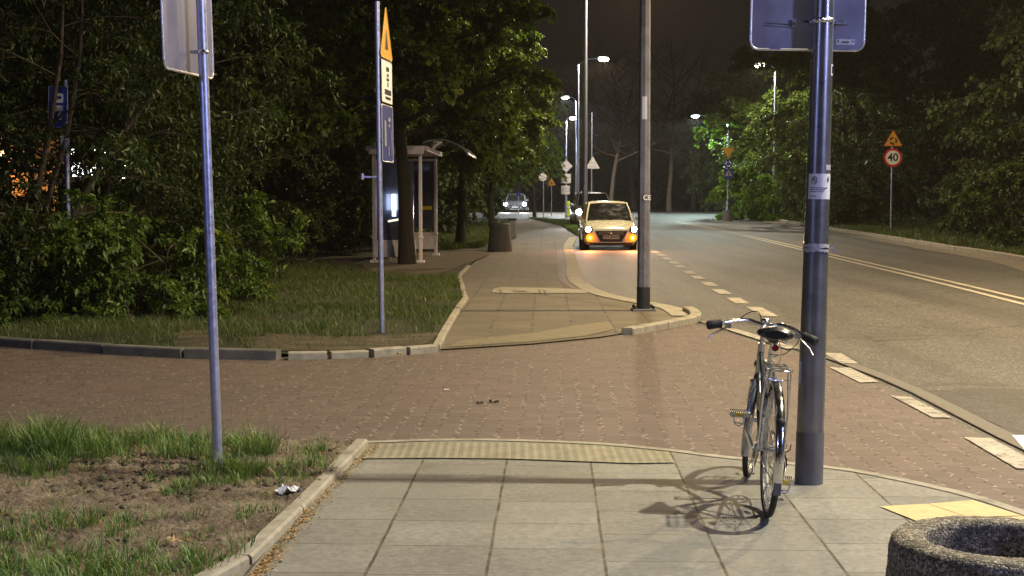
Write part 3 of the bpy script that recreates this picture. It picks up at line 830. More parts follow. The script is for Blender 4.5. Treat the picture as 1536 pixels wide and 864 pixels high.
def tufts(name, poly, nt_, per, hmin, hmax, wdt, mat, dens, z, sig, label):
    xs = [p[0] for p in poly]; ysn = [p[1] for p in poly]
    tx = rng.uniform(min(xs), max(xs), nt_*6); ty = rng.uniform(min(ysn), max(ysn), nt_*6)
    k = in_poly(tx, ty, poly); tx, ty = tx[k], ty[k]
    d = dens(tx, ty); k = rng.uniform(0, 1, len(tx)) < d; tx, ty, d = tx[k][:nt_], ty[k][:nt_], d[k][:nt_]
    th_ = rng.uniform(hmin, hmax, len(tx))*(0.45+0.75*d)
    n = len(tx)*per; tx, ty, h = np.repeat(tx, per), np.repeat(ty, per), np.repeat(th_, per)*rng.uniform(0.45, 1.15, n)
    ox, oy = rng.normal(0, sig, n), rng.normal(0, sig, n)
    k = in_poly(tx+ox, ty+oy, poly); tx, ty, h, ox, oy = tx[k], ty[k], h[k], ox[k], oy[k]; m = len(tx)
    ld = np.arctan2(oy, ox)+rng.normal(0, 0.5, m); le = h*rng.uniform(0.25, 1.0, m)
    th = ld+np.pi/2+rng.normal(0, .5, m)
    wv = np.stack([np.cos(th), np.sin(th), 0*th], 1)*(wdt*rng.uniform(0.6, 1.4, m))[:, None]
    L = np.stack([np.cos(ld), np.sin(ld), 0*ld], 1); up = np.array([[0, 0, 1.0]])
    base = np.stack([tx+ox, ty+oy, np.full(m, z)], 1)
    m1 = base+up*(h*0.55)[:, None]+L*(le*0.22)[:, None]; m2 = base+up*(h*0.85)[:, None]+L*(le*0.6)[:, None]
    tip = base+up*(h*0.9)[:, None]+L*(le*1.1)[:, None]
    V = np.stack([base-wv, base+wv, m1-wv*.9, m1+wv*.9, m2-wv*.6, m2+wv*.6, tip], 1).reshape(-1, 3)
    o7 = (np.arange(m)*7)[:, None]
    F = np.concatenate([o7+np.array(q) for q in ([0, 1, 3], [0, 3, 2], [2, 3, 5], [2, 5, 4], [4, 5, 6])], 0)
    o = np_mesh(name, V, F, mat); tag(o, label, 'grass', kind='stuff'); return o
backline = G(300, 672).y
def dens_near(x, y):
    v = hn(x*1.0, y*1.0, 0.9, 5)
    far = np.clip((y-8.6)/0.55, 0, 1)        # lush strip in front of the driveway
    nearm = np.clip((7.15-y)/0.5, 0, 1)*np.clip((v+0.5)*1.6, 0, 1)
    return np.clip(far*(0.8+0.4*v)+nearm*0.85+np.clip(v-0.05, 0, 1)*1.2, 0.05, 1)
tufts('grass', nlp, 1500, 20, 0.04, 0.14, 0.0024, MT['grass'], dens_near, 0.03, 0.028, 'tufty green grass on the bare earth patch beside the near pavement')
grass('grass', nlp, 9000, 0.02, 0.05, 0.0022, MT['debris'], lambda x, y: np.clip(0.35+0.5*hn(x, y, 1.3, 9), 0.03, 1), 0.03, 1.6, 'flattened dry stalks and thatch on the bare earth patch')
tufts('grass', [(p[0], p[1]) for p in [G(-60, 697), G(340, 699), G(430, 690), G(400, 673), G(250, 668), G(-60, 672)]], 230, 20, 0.07, 0.25, 0.0022, MT['grass'], lambda x, y: np.clip(0.42+1.0*hn(x, y, 1.4, 4), 0.06, 1), 0.03, 0.04, 'taller grass clumps round the foot of the near sign post')
hole1 = [tuple(G(*q)[:2]) for q in ((395, 533), (500, 533), (600, 527), (636, 522), (650, 507), (600, 510), (500, 514), (425, 508), (370, 514))]
hole2 = [tuple(G(*q)[:2]) for q in ((266, 529), (312, 529), (325, 513), (300, 501), (264, 509))]
def dens_far(x, y):
    d = np.clip(0.6+0.9*hn(x, y, 0.7, 3), 0.08, 1)
    h_ = in_poly(x, y, hole1) | in_poly(x, y, hole2)
    return np.where(h_, d*0.12, d)
vg = [(p[0], p[1]) for p in [G(-60, 510), G(200, 527), G(430, 533), G(560, 527), G(640, 518), G(681, 470), G(695, 451), G(685, 418), G(640, 418), G(560, 412), G(480, 400), G(300, 410), G(-60, 440)]]
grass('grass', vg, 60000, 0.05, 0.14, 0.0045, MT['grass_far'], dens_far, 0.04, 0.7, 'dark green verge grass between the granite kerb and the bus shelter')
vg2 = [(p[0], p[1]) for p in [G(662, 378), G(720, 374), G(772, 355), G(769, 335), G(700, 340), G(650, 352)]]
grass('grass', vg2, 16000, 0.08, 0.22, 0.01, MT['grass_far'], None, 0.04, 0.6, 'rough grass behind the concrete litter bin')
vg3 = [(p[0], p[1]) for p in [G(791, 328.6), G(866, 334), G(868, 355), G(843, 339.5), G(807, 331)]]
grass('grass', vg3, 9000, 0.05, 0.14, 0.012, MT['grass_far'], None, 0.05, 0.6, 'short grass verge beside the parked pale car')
# verge on the far side of the street
vr = [Vector((p.x+0.1, p.y, 0)) for p in kr_s if p.y > 25]
vrp = [(p.x, p.y) for p in vr]+[(p.x+7+0.02*p.y, p.y+2) for p in reversed(vr)]
sheet('verge', vrp, 0.06, MT['verge'])
grass('grass', vrp, 42000, 0.08, 0.3, 0.013, MT['grass_far'], lambda x, y: np.clip(0.5+0.8*hn(x, y, 0.35, 8), 0.1, 1), 0.06, 0.6, 'patchy grass verge across the street below the speed limit sign')

grass('weed_stalks', [tuple(G(*q)[:2]) for q in ((150, 690), (440, 690), (400, 674), (150, 672))], 60, 0.22, 0.46, 0.0013, MT['grass'], None, 0.03, 0.25, 'thin tall seed stalks rising from the grass round the near sign post')
# loose crumbs of dry leaf along the near kerb, clods, litter
def scatter_bits(name, line, n, spread, size, mat, label, cat):
    L = [Vector(p) for p in line]; V = []; F = []
    for i in range(n):
        t = random.random()*(len(L)-1); a = int(t); p = L[a].lerp(L[a+1], t-a)
        d = (L[a+1]-L[a]).normalized(); nn = Vector((d.y, -d.x, 0))
        q = p-nn*0+(-nn if 0 else nn)*(-1)*0+nn*(0)
        off = abs(random.gauss(0, spread))
        q = p+Vector((1, 0.25, 0)).normalized()*(0.045+off)
        s_ = size*random.uniform(0.4, 1.3); a1 = random.uniform(0, 6.28); tz = random.uniform(0.002, 0.009)
        o = len(V)
        for k in range(4):
            rr = s_*(1 if k % 2 == 0 else 0.6); an = a1+k*math.pi/2
            V.append((q.x+rr*math.cos(an), q.y+rr*math.sin(an), 0.012+tz+random.uniform(0, 0.008)))
        F += [(o, o+1, o+2), (o, o+2, o+3)]
    o = np_mesh(name, np.array(V), np.array(F), mat); tag(o, label, cat, kind='stuff'); return o
scatter_bits('leaf_litter', [G(548, 672), G(448, 768), G(385, 840), G(350, 880)], 1500, 0.035, 0.009, MT['debris'], 'crumbs of dry leaf and seed lying in the gutter of the near kerb', 'leaf litter')

def clods(name, poly, n, s0, s1, mat, dens, label):
    xs = [p[0] for p in poly]; ysn = [p[1] for p in poly]
    x = rng.uniform(min(xs), max(xs), n*8); y = rng.uniform(min(ysn), max(ysn), n*8)
    k = in_poly(x, y, poly); x, y = x[k], y[k]
    k = rng.uniform(0, 1, len(x)) < dens(x, y); x, y = x[k][:n], y[k][:n]; m = len(x)
    sz = rng.uniform(0, 1, m)**3*(s1-s0)+s0
    oc = np.array([[1, 0, 0], [0, 1, 0], [-1, 0, 0], [0, -1, 0], [0, 0, .7], [0, 0, -.7]], float)
    V = oc[None]*sz[:, None, None]*rng.uniform(0.5, 1.3, (m, 6, 3))+rng.normal(0, .25, (m, 6, 3))*sz[:, None, None]
    V = V+np.stack([x, y, 0.03+sz*0.3], 1)[:, None, :]
    tri_ = np.array([[0, 1, 4], [1, 2, 4], [2, 3, 4], [3, 0, 4], [1, 0, 5], [2, 1, 5], [3, 2, 5], [0, 3, 5]])
    F = (np.arange(m)*6)[:, None, None]+tri_[None]
    o = np_mesh(name, V.reshape(-1, 3), F.reshape(-1, 3), mat); tag(o, label, 'soil', kind='stuff'); return o
MT['clod'] = soil_mat('dark clods', (0.06, 0.045, 0.03), (0.14, 0.11, 0.07), (0.24, 0.19, 0.13))
mound = G(212, 738)
clods('soil_clods', nlp, 2600, 0.004, 0.03, MT['clod'], lambda x, y: np.clip(0.10+1.3*np.exp(-(((x-mound.x)/0.5)**2+((y-mound.y)/0.28)**2))+0.5*np.clip(hn(x, y, 1.1, 12), 0, 1), 0, 1), 'crumbled clods of earth on the bare patch at lower left')

# ------------------------------------------------------------------ trees
def skeleton(height, cr_, base, trunk_r, limbs, sub, twigs, droop=0.15, rnd=None, lean=(0, 0), spread=1.0, stems=1):
    """returns trunk/limb tubes and a list of twigs (p, dir, length)"""
    rd = rnd or random
    tubes = []; tw = []
    def curve(p, d, L, n, sag, wob):
        pts = [p.copy()]; d = d.normalized()
        for i in range(n):
            d = (d+Vector((rd.gauss(0, wob), rd.gauss(0, wob), rd.gauss(0, wob)-sag))).normalized()
            pts.append(pts[-1]+d*L/n)
        return pts, d
    for s in range(stems):
        a0 = rd.uniform(0, 6.28)
        ln = Vector((lean[0], lean[1], 0))
        if stems > 1: ln = Vector((math.cos(a0), math.sin(a0), 0))*rd.uniform(0.15, 0.45)
        st = Vector((0, 0, -0.1)) if stems == 1 else Vector((math.cos(a0), math.sin(a0), 0))*0.25+Vector((0, 0, -0.1))
        tp, _ = curve(st, Vector((0, 0, 1))+ln, height*0.88, 9, -0.01, 0.05)
        tr = [trunk_r*(1.25 if i == 0 else 1)*(1-0.85*(i/9)) for i in range(10)]
        tubes.append((tp, tr, 10))
        for i in range(limbs//stems):
            t = base/height+(0.92-base/height)*((i+rd.random())/(limbs//stems))
            k = min(int(t*9), 8); p = tp[k].lerp(tp[k+1], t*9-k)
            a = i*2.399+rd.uniform(-.3, .3)+a0
            rise = 0.15+0.9*t; 
            shp = math.sin(math.pi*min(1, max(0.12, (t*0.85+0.12))))**0.6
            L = cr_*shp*rd.uniform(0.8, 1.15)*spread
            d = Vector((math.cos(a), math.sin(a), rise*0.7))
            lp, ld = curve(p, d, L, 6, droop*0.45, 0.09)
            r0 = max(0.012, tr[k]*0.5)
            tubes.append((lp, [r0*(1-0.8*j/6) for j in range(7)], 6))
            for j in range(sub):
                u = 0.25+0.75*(j+rd.random())/sub; kk = min(int(u*6), 5)
                q = lp[kk].lerp(lp[kk+1], u*6-kk); dd = (lp[kk+1]-lp[kk]).normalized()
                sd = (dd+Vector((rd.gauss(0, .65), rd.gauss(0, .65), rd.gauss(0.1, .45)))).normalized()
                SL = L*0.42*(1.15-u*0.5)*rd.uniform(0.6, 1.2)
                sp_, sdd = curve(q, sd, SL, 4, droop*0.6, 0.12)
                tubes.append((sp_, [r0*0.35*(1-0.75*m/4) for m in range(5)], 4))
                for m in range(twigs):
                    uu = 0.2+0.8*(m+rd.random())/twigs; k3 = min(int(uu*4), 3)
                    w_ = sp_[k3].lerp(sp_[k3+1], uu*4-k3); ddir = (sp_[k3+1]-sp_[k3]).normalized()
                    td = (ddir+Vector((rd.gauss(0, .6), rd.gauss(0, .6), rd.gauss(-droop, .35)))).normalized()
                    tw.append((w_, td, rd.uniform(0.3, 0.75)*max(0.5, min(1.4, cr_/3.5))))
    return tubes, tw

def leaves_np(tw, per, size, aspect, name, mat, parent, flat=0.6, droop=0.35, spreadr=0.12):
    P = np.array([t[0][:] for t in tw]); D = np.array([t[1][:] for t in tw]); Ln = np.array([t[2] for t in tw])
    n = len(tw)*per
    P = np.repeat(P, per, 0); D = np.repeat(D, per, 0); Ln = np.repeat(Ln, per)
    t = rng.uniform(0.05, 1.05, n)
    sag = np.zeros((n, 3)); sag[:, 2] = -0.25*Ln*t*t
    C = P+D*(Ln*t)[:, None]+sag+rng.normal(0, spreadr, (n, 3))*np.array([1, 1, 0.55])*Ln[:, None]
    # leaf axis: outwards from the twig, a bit down
    ax = D*0.6+rng.normal(0, 0.75, (n, 3)); ax[:, 2] -= droop
    ax /= np.linalg.norm(ax, axis=1)[:, None]
    up = rng.normal(0, 1-flat, (n, 3)); up[:, 2] += 1
    sd = np.cross(ax, up); sd /= np.linalg.norm(sd, axis=1)[:, None]+1e-9
    nr = np.cross(sd, ax)
    s = size*rng.uniform(0.6, 1.25, n)
    L = ax*s[:, None]; W = sd*(s*aspect*0.5)[:, None]; B = nr*(s*0.13)[:, None]
    V = np.stack([C, C+L*0.45+W+B, C+L-B*0.8, C+L*0.45-W+B], 1).reshape(-1, 3)
    o4 = (np.arange(n)*4)[:, None]
    F = np.concatenate([o4+np.array([0, 1, 2]), o4+np.array([0, 2, 3])], 0)
    return np_mesh(name, V, F, mat, parent)

def make_tree(name, label, cat, loc, height, cr_, base, trunk_r, limbs, sub, twigs, per, size, aspect, leafm, barkm, group=None, seed=1, droop=0.15, stems=1, flat=0.6, ldroop=.35, lean=(0, 0), tiny=False, spreadr=.12):
    rd = random.Random(seed)
    root = thing(name, label, cat, loc, group=group)
    tubes, tw = skeleton(height, cr_, base, trunk_r, limbs, sub, twigs, droop, rd, lean, stems=stems)
    mb = MB()
    for pts, rr, n in tubes:
        if tiny and n == 4 and rd.random() < 0.5: continue
        mb.tube(pts, rr, n)
    mb.build('trunk', barkm, root)
    if per: leaves_np(tw, per, size, aspect, 'crown', leafm, root, flat, ldroop, spreadr)
    return root

def place(root, loc, rz, sc=1.0, label=None, group=None, sz=None):
    c = copy_tree(root); c.location = loc; c.rotation_euler = (0, 0, rz); c.scale = (sc, sc, sc if sz is None else sz)
    if label: c['label'] = label
    if group: c['group'] = group
    return c

# tall shrubs on the left verge
def gY(px, Y): return Vector(((px-CX)/FPX*Y*1.0, Y, gz(Y)))
shr = make_tree('tall_shrub', 'dense leafy shrub reaching the ground at the left edge of the photo', 'shrub', gY(0, 19.5), 6.4, 2.35, 0.35, 0.06, 44, 7, 5, 16, 0.115, 0.36, MT['leaf_shrub'], MT['bark'], 'tall shrubs on the left verge', seed=11, stems=4, droop=0.2, flat=.45)
place(shr, gY(165, 22.0), 2.1, 0.88, 'spreading shrub behind the near sign post, its low branches over the verge', 'tall shrubs on the left verge')
place(shr, gY(300, 27), 4.4, 0.8, 'tall shrub farther back, seen just left of the near sign post', 'tall shrubs on the left verge')
place(shr, gY(-110, 21.0), 0.9, 1.05, 'shrub partly outside the frame left of the blue sign panel', 'tall shrubs on the left verge')
low = make_tree('low_bush', 'low pale green bush on the verge left of the near sign post', 'bush', gY(215, 18.8), 1.5, 1.15, 0.1, 0.025, 16, 6, 5, 20, 0.11, 0.45, MT['leaf_maple'], MT['bark'], None, seed=5, stems=4, droop=0.12)
place(low, gY(285, 21.5), 1.9, 1.0, 'low bush hanging over the grass right of the near sign post')
place(low, gY(60, 18.2), 3.3, 0.8, 'low scrubby bush just behind the granite kerb at far left')

# roadside maples
maple = make_tree('maple_tree', 'large maple with drooping leafy branches standing in front of the bus shelter', 'tree', G(611, 399), 10.5, 2.9, 3.5, 0.2, 30, 9, 6, 26, 0.17, 0.85, MT['leaf_maple'], MT['bark_dark'], 'maples along the pavement', seed=21, droop=0.13, ldroop=.5)
place(maple, gY(690, 47), 1.3, 0.88, 'second maple behind the bus shelter', 'maples along the pavement')
place(maple, gY(738, 63), 4.0, 0.74, 'maple beyond the litter bin, over the far pavement', 'maples along the pavement')
place(maple, gY(802, 86), 5.2, 0.54, 'farthest maple before the roundabout, lit from behind by a lamp', 'maples along the pavement', sz=0.8)
place(maple, gY(520, 46), 3.4, 1.0, 'dark maple behind the left end of the bus shelter', 'maples along the pavement')
place(maple, gY(1143, 92), 0.4, 1.2, 'tree hanging over the yellow give way sign', 'maples along the pavement')
place(maple, gY(1185, 84), 4.1, 0.85, 'leafy tree under the right hand street lamp', 'maples along the pavement')
# woodland trees
wood = make_tree('woodland_tree', 'dark woodland tree across the street, well right of the speed limit sign', 'tree', gY(1535, 72), 13, 4.4, 1.0, 0.22, 34, 8, 5, 22, 0.24, 0.7, MT['leaf_forest'], MT['bark'], 'woodland trees', seed=33, droop=0.22, ldroop=.45)
wl = [
 (1640, 52, 1.0, 1.0, 'woodland tree at the right edge of the photo across the street'),
 (1270, 74, 0.95, 2.0, 'dark woodland tree between the sign post and the speed limit sign'),
 (1360, 84, 1.15, 3.0, 'tall dark tree behind the speed limit sign'),

 (1235, 96, 1.2, 5.0, 'tall tree behind the dark sign post'),
 
 (1500, 84, 1.3, 1.4, 'tall tree in the second row at far right'),
 (1660, 66, 1.3, 2.4, 'tree just outside the right edge'),
 (560, 58, 1.1, 3.1, 'dark tree behind the bus stop sign'),
 (400, 44, 1.1, 4.1, 'dark tree in the gap beside the near sign post'),
 (640, 70, 1.2, 5.1, 'dark tree behind the bus shelter roof'),
 (300, 50, 1.25, 0.7, 'dark tree behind the tall shrubs'),
 (640, 92, 1.0, 2.2, 'dark tree behind the shelter, left of the oncoming car'),
 (480, 75, 1.4, 1.1, 'tall dark tree far behind the left verge'),
 (150, 62, 1.3, 2.7, 'dark tree behind the blue sign panel'),
 (20, 48, 1.1, 3.9, 'dark tree beyond the shrubs at the left edge'),
 (1100, 128, 1.0, 1.9, 'far tree beyond the roundabout at right'),
 (860, 190, 1.0, 1.3, 'far dark wood edge tree behind the diamond sign'), (905, 200, 0.9, 2.3, 'far dark wood edge tree behind the large triangular sign'), (948, 185, 1.0, 3.3, 'far dark wood edge tree above the cream car'),
 (990, 195, 0.95, 4.3, 'far dark wood edge tree right of the concrete lamp post'), (1035, 205, 1.1, 5.3, 'far dark wood edge tree in the middle of the road gap'), (1075, 190, 1.0, 0.1, 'far dark wood edge tree left of the give way sign'), (820, 200, 1.1, .8, 'far dark wood edge tree above the small yellow triangle'),
 (1120, 170, 1.0, 2.8, 'far dark wood edge tree behind the give way sign'),
 (680, 128, 1.1, 0.3, 'far dark tree beyond the roundabout at left'),
]
for px, Y, s, rz, lab in wl: place(wood, gY(px, Y), rz, s, lab, 'woodland trees')
und = make_tree('roadside_bush', 'bright green bush beside the concrete sign foot across the street', 'bush', gY(1135, 82), 3.4, 2.0, 0.15, 0.05, 22, 7, 5, 22, 0.17, 0.6, MT['leaf_lamplit'], MT['bark'], 'bushes along the far verge', seed=44, stems=3, droop=0.1)
dk = make_tree('dark_bush', 'dark bush right of the dark sign post', 'bush', gY(1265, 68), 3.4, 2.0, 0.15, 0.05, 22, 7, 5, 22, 0.17, 0.6, MT['leaf_forest'], MT['bark'], 'bushes along the far verge', seed=45, stems=3, droop=0.1)
for px, Y, s, rz, lab in [(1175, 80, 0.75, 1.0, 'smaller bright bush right of the concrete sign foot'),  (1305, 72, 0.85, 3.0, 'dark bush left of the speed limit sign'),
                          (1475, 56, 0.8, 4.0, 'dark bush right of the speed limit sign'), (1500, 50, 0.95, 5.0, 'bush over the verge at far right'), (1560, 44, 0.9, 0.4, 'bush at the right edge of the photo'),
                          (500, 40, 0.6, 2.2, 'dark undergrowth left of the bus shelter'), (430, 34, 0.5, 3.2, 'low undergrowth at the back of the verge'),
                          (655, 56, 0.7, 4.2, 'undergrowth right of the bus shelter'), (650, 76, 0.8, 1.2, 'undergrowth behind the litter bin'), (560, 50, 1.0, 5.2, 'undergrowth behind the bus shelter')]:
    place(und if px == 1175 else dk, gY(px, Y), rz, s, lab, 'bushes along the far verge')
# bare trees beyond the roundabout
bare = make_tree('bare_tree', 'bare leafless tree beyond the roundabout, behind the parked car', 'tree', gY(915, 126), 17, 5.5, 5.0, 0.22, 26, 6, 0, 0, 0, 0, None, MT['bark_pale'], 'bare trees beyond the roundabout', seed=52, droop=-0.12)
for px, Y, s, rz, lab in [(1003, 130, 1.1, 1.0, 'thick bare tree right of the concrete lamp post'), (890, 150, 1.0, 2.2, 'bare tree behind the triangular sign'), (950, 155, 1.2, 3.3, 'bare tree just behind the concrete lamp post'),
                          (1040, 150, 1.1, 4.4, 'bare tree left of the give way sign'), (980, 175, 1.2, 5.3, 'distant thin bare tree in the gap'), (850, 160, 1.0, .4, 'bare tree behind the diamond sign')]:
    place(bare, gY(px, Y), rz, s, lab, 'bare trees beyond the roundabout')

# ------------------------------------------------------------------ street lamps
def street_lamp(label, base, h, arm, col, power, glow, emc, r0=0.085, r1=0.045, mat='galv', group='street lamps along the road', size=0.12, arm_dir=1, lift=0.35, post=None, angle=150, blend=.35, gs=1.0):
    root = thing('street_lamp', label, 'street lamp', base, group=group)
    mb = MB(); mb.cyl((0, 0, 0), (0, 0, 1.3), r0*1.15, r0*1.1, 14); mb.cyl((0, 0, 1.3), (0, 0, h), r0, r1, 14)
    mb.build('pole', MT[mat], root)
    ma = MB(); L = arm*arm_dir
    ma.tube([(0, 0, h-0.02), (L*0.25, 0, h+lift*0.6), (L*0.6, 0, h+lift*0.9), (L, 0, h+lift)], r1*0.75, 8)
    ma.build('arm', MT[mat], root)
    he = MB(); s = 1 if L > 0 else -1
    he.prism([(s*(-0.05), 0.02), (s*0.05, 0.09), (s*0.55, 0.06), (s*0.68, -0.02), (s*0.6, -0.05), (s*(-0.05), -0.05)], 0.26, Matrix.Translation((L, -0.13, h+lift)))
    hd = he.build('lamp_head', MT['lamp_body'], root, bevel=0.01)
    gl = MB(); gl.lathe([(0.0, -0.10-0.06*(gs-1)), (0.09*gs, -0.09-0.05*(gs-1)), (0.13*gs, -0.06), (0.13*gs, -0.045)], 16, (L+s*0.32, 0, h+lift-0.01))
    gl.build('lamp_glass', emis('lamp glow', emc, glow), hd)
    lamp_light(root, (L+s*0.32, 0, h+lift-0.16), power, col, size, angle, blend=blend)
    return root
WARM = (1.0, 0.73, 0.40); NEUT = (1.0, 0.87, 0.66); COOL = (0.72, 0.84, 1.0); VIO = (0.42, 0.48, 1.0)
# lamp A and B stand across the street, outside the frame, and throw the shadows to the left
street_lamp('street lamp across the street by the zebra crossing, outside the frame', (10.6, 7.55, 0.0), 9.6, 3.2, (1.0, 0.90, 0.68), 5900, 60, (1, .9, .7), group='street lamps along the road', arm_dir=-1)
street_lamp('street lamp across the street, right of the photo', (12.2, 20.3, 0.0), 9.6, 2.4, WARM, 5600, 60, (1, .8, .5), arm_dir=-1)
street_lamp('street lamp across the street, farther right of the photo', (17.0, 40.0, 0.0), 9.6, 2.4, WARM, 1300, 60, (1, .8, .5), arm_dir=-1, angle=172, blend=.1)
# lamps seen down the road
street_lamp('tall thin lamp post rising behind the parked pale car', gY(877, 49), 9.6, 1.6, (1, .78, .48), 4600, 60, (1, .9, .7), r0=0.10, r1=0.06, angle=168, blend=.15)
street_lamp('lamp post with the lit head in the dark gap between the trees', gY(866.5, 76), 8.5, 1.05, NEUT, 4200, 70, (1, .93, .75), size=.1, gs=2.1, angle=170, blend=.1)
street_lamp('far lamp with a bluish white head left of the lit head', gY(864, 102), 8.1, 0.5, COOL, 9000, 60, (.8, 1, 1), arm_dir=-1, gs=2, angle=170, blend=.1)
street_lamp('street lamp hidden in yellow lit leaves above the diamond sign', gY(849, 112), 7.2, 0.2, NEUT, 6500, 60, (.9, 1, .8), gs=2, angle=174, blend=.05)
street_lamp('street lamp with a teal white head over the give way sign', gY(1090, 96), 6.4, 1.9, (0.75, 1.0, 0.92), 6000, 50, (.7, 1, .95), arm_dir=-1, r0=.07, gs=1.8, angle=172, blend=.1)
street_lamp('street lamp above the trees left of the dark sign post', gY(1160, 80), 8.5, 0.55, NEUT, 5000, 70, (1, 0.97, .6), arm_dir=-1, gs=2.2, angle=172, blend=.1)
street_lamp('distant white street lamp glinting through the shrub leaves at left', gY(215, 44), 3.7, 0.35, COOL, 500, 60, (.85, 1, 1), arm_dir=-1)

# cool lamps near the photographer, the left one added to brighten the posts
street_lamp('cool white lamp to the right of the photographer', (7.2, 2.2, 0), 3.6, 0.6, VIO, 780, 50, (.6, .7, 1), arm_dir=-1, size=.35, angle=180)
street_lamp('unseen cool lamp added left of the photographer to brighten the near posts', (-7.0, 0.5, 0), 3.6, 0.6, VIO, 420, 50, (.6, .7, 1), arm_dir=1, size=.35, angle=180)

# ------------------------------------------------------------------ concrete lamp post, mid distance
cb = G(965, 468)
root = thing('street_lamp', 'grey concrete lamp post with a black painted foot at the corner of the far pavement', 'street lamp', cb, group='street lamps along the road')
mb = MB()
mb.cyl((0, 0, 0.36), (0, 0, 9.0), 0.092, 0.058, 8)
mb.sm = [False]*len(mb.sm)
mb.build('pole', MT['concrete_post'], root)
MB().cyl((0, 0, 0.05), (0, 0, 0.36), 0.097, 0.095, 16).build('painted_foot', MT['black_paint'], root)
mb = MB(); mb.box((0, 0, 0.025), (0.33, 0.33, 0.05))
bp = mb.build('base_plate', MT['concrete_post'], root, bevel=0.008)
for a in (-0.13, 0.13):
    for b in (-0.13, 0.13): MB().cyl((a, b, 0.04), (a, b, 0.1), 0.022, 0.018, 8).build('anchor_bolt', MT['black_paint'], bp)
def wrap_label(parent, name, r, a0, a1, z0, z1, mat, n=8, off=0.0015, r_top=None):
    """thin printed sheet wrapped round a pole; angles from -Y, positive to +X"""
    mb = MB(); vs = []; rt = r if r_top is None else r_top
    for zz, rr in ((z0, r), (z1, rt)):
        for i in range(n+1):
            a = R(a0+(a1-a0)*i/n); vs.append(((rr+off)*math.sin(a), -(rr+off)*math.cos(a), zz))
    mb._add(vs, [(i, i+1, n+2+i, n+1+i) for i in range(n)], True)
    return mb.build(name, mat, parent)
wrap_label(root, 'sticker', 0.082, -30, 20, 2.74, 3.06, MT['white_sticker'], r_top=0.0805)
text_mesh('CE', 0.1, MT['white'], 'painted_letters', root, (0.035, -0.089, 1.63), (R(90), 0, R(18)), 0.001)
mb = MB(); mb.tube([(0, 0, 8.95), (0.4, 0, 9.3), (1.3, 0, 9.5)], 0.035, 8); mb.build('arm', MT['galv'], root)
mb = MB(); mb.box((1.6, 0, 9.48), (0.65, 0.26, 0.1)); hd = mb.build('lamp_head', MT['lamp_body'], root, bevel=0.02)
MB().lathe([(0, -0.09), (0.1, -0.08), (0.13, -0.045)], 16, (1.65, 0, 9.475)).build('lamp_glass', emis('lamp glow warm', (1, .8, .5), 60), hd)
lamp_light(root, (1.65, 0, 9.3), 1600, WARM, 0.12)

# ------------------------------------------------------------------ sign plates
def rounded(w_, h_, r, n=5, cx=0, cz=0):
    out = []
    for (sx, sz, a0) in ((1, -1, -90), (1, 1, 0), (-1, 1, 90), (-1, -1, 180)):
        for i in range(n+1):
            a = R(a0+90*i/n); out.append((cx+sx*(w_/2-r)+r*math.cos(a), cz+sz*(h_/2-r)+r*math.sin(a)))
    return out
def rimmed(parent, outline, depth, matf, matr, name='plate', loc=(0, 0, 0), rz=0, rimw=0.012, rimd=0.02):
    """plate in local XZ, face to -Y, with a folded rim sticking out backwards (+Y)"""
    mb = MB(); mb.prism(outline, depth)
    o = mb.build(name, matf, parent); o.location = loc; o.rotation_euler = (0, 0, rz)
    mr = MB(); mr.tube([(x, depth/2, z) for x, z in outline], rimw/2, 6, closed=True)
    mr.build('rim', matr, o)
    return o
def tri(side, up=True, r=0.04):
    h = side*math.sqrt(3)/2; pts = [(-side/2, -h/3), (side/2, -h/3), (0, 2*h/3)]
    out = []
    for i in range(3):
        p, a, b = Vector(pts[i]), Vector(pts[i-1]), Vector(pts[(i+1) % 3])
        d1, d2 = (a-p).normalized(), (b-p).normalized()
        for t in (0, .25, .5, .75, 1):
            q = (p+d1*r*1.7)*(1-t)**2+p*2*t*(1-t)+(p+d2*r*1.7)*t*t
            out.append((q.x, q.y if up else -q.y))
    return out if up else out[::-1]
def disc(r, n=28): return [(r*math.cos(i*2*math.pi/n), r*math.sin(i*2*math.pi/n)) for i in range(n)]

# near-left sign post (leans)
pb = G(327, 697, 0.03)
root = thing('sign_post', 'galvanised steel post with a tall sign seen from behind, on the near grass patch', 'sign post', pb, (R(0.4), R(-1.25), 0))
MB().cyl((0, 0, -0.1), (0, 0, 4.6), 0.0285, 0.0285, 20).build('post', MT['galv'], root)
pl = rimmed(root, rounded(0.82, 1.5, 0.05), 0.004, MT['sign_back_dim'], MT['sign_edge'], 'sign_plate', (-0.075, 0.07, 3.08), R(0), rimw=0.016)
pl.rotation_euler = (0, 0, R(83)); pl.location = (-0.085, 0.03, 3.06)
mb = MB(); mb.box((0.04, 0.012, 0), (0.035, 0.02, 1.5)); mb.box((0.12, 0.012, 0), (0.008, 0.02, 1.5)); mb.build('stiffener', MT['galv'], pl)
mb = MB(); mb.lathe([(0.0305, 0), (0.033, 0), (0.033, 0.022), (0.0305, 0.022)], 20, (0, 0, 2.42)); mb.box((-0.045, 0.0, 2.431), (0.05, 0.03, 0.02)); mb.cyl((0.02, -0.05, 2.431), (0.02, -0.02, 2.431), 0.006, n=6)
mb.build('clamp', MT['galv_bright'], root)

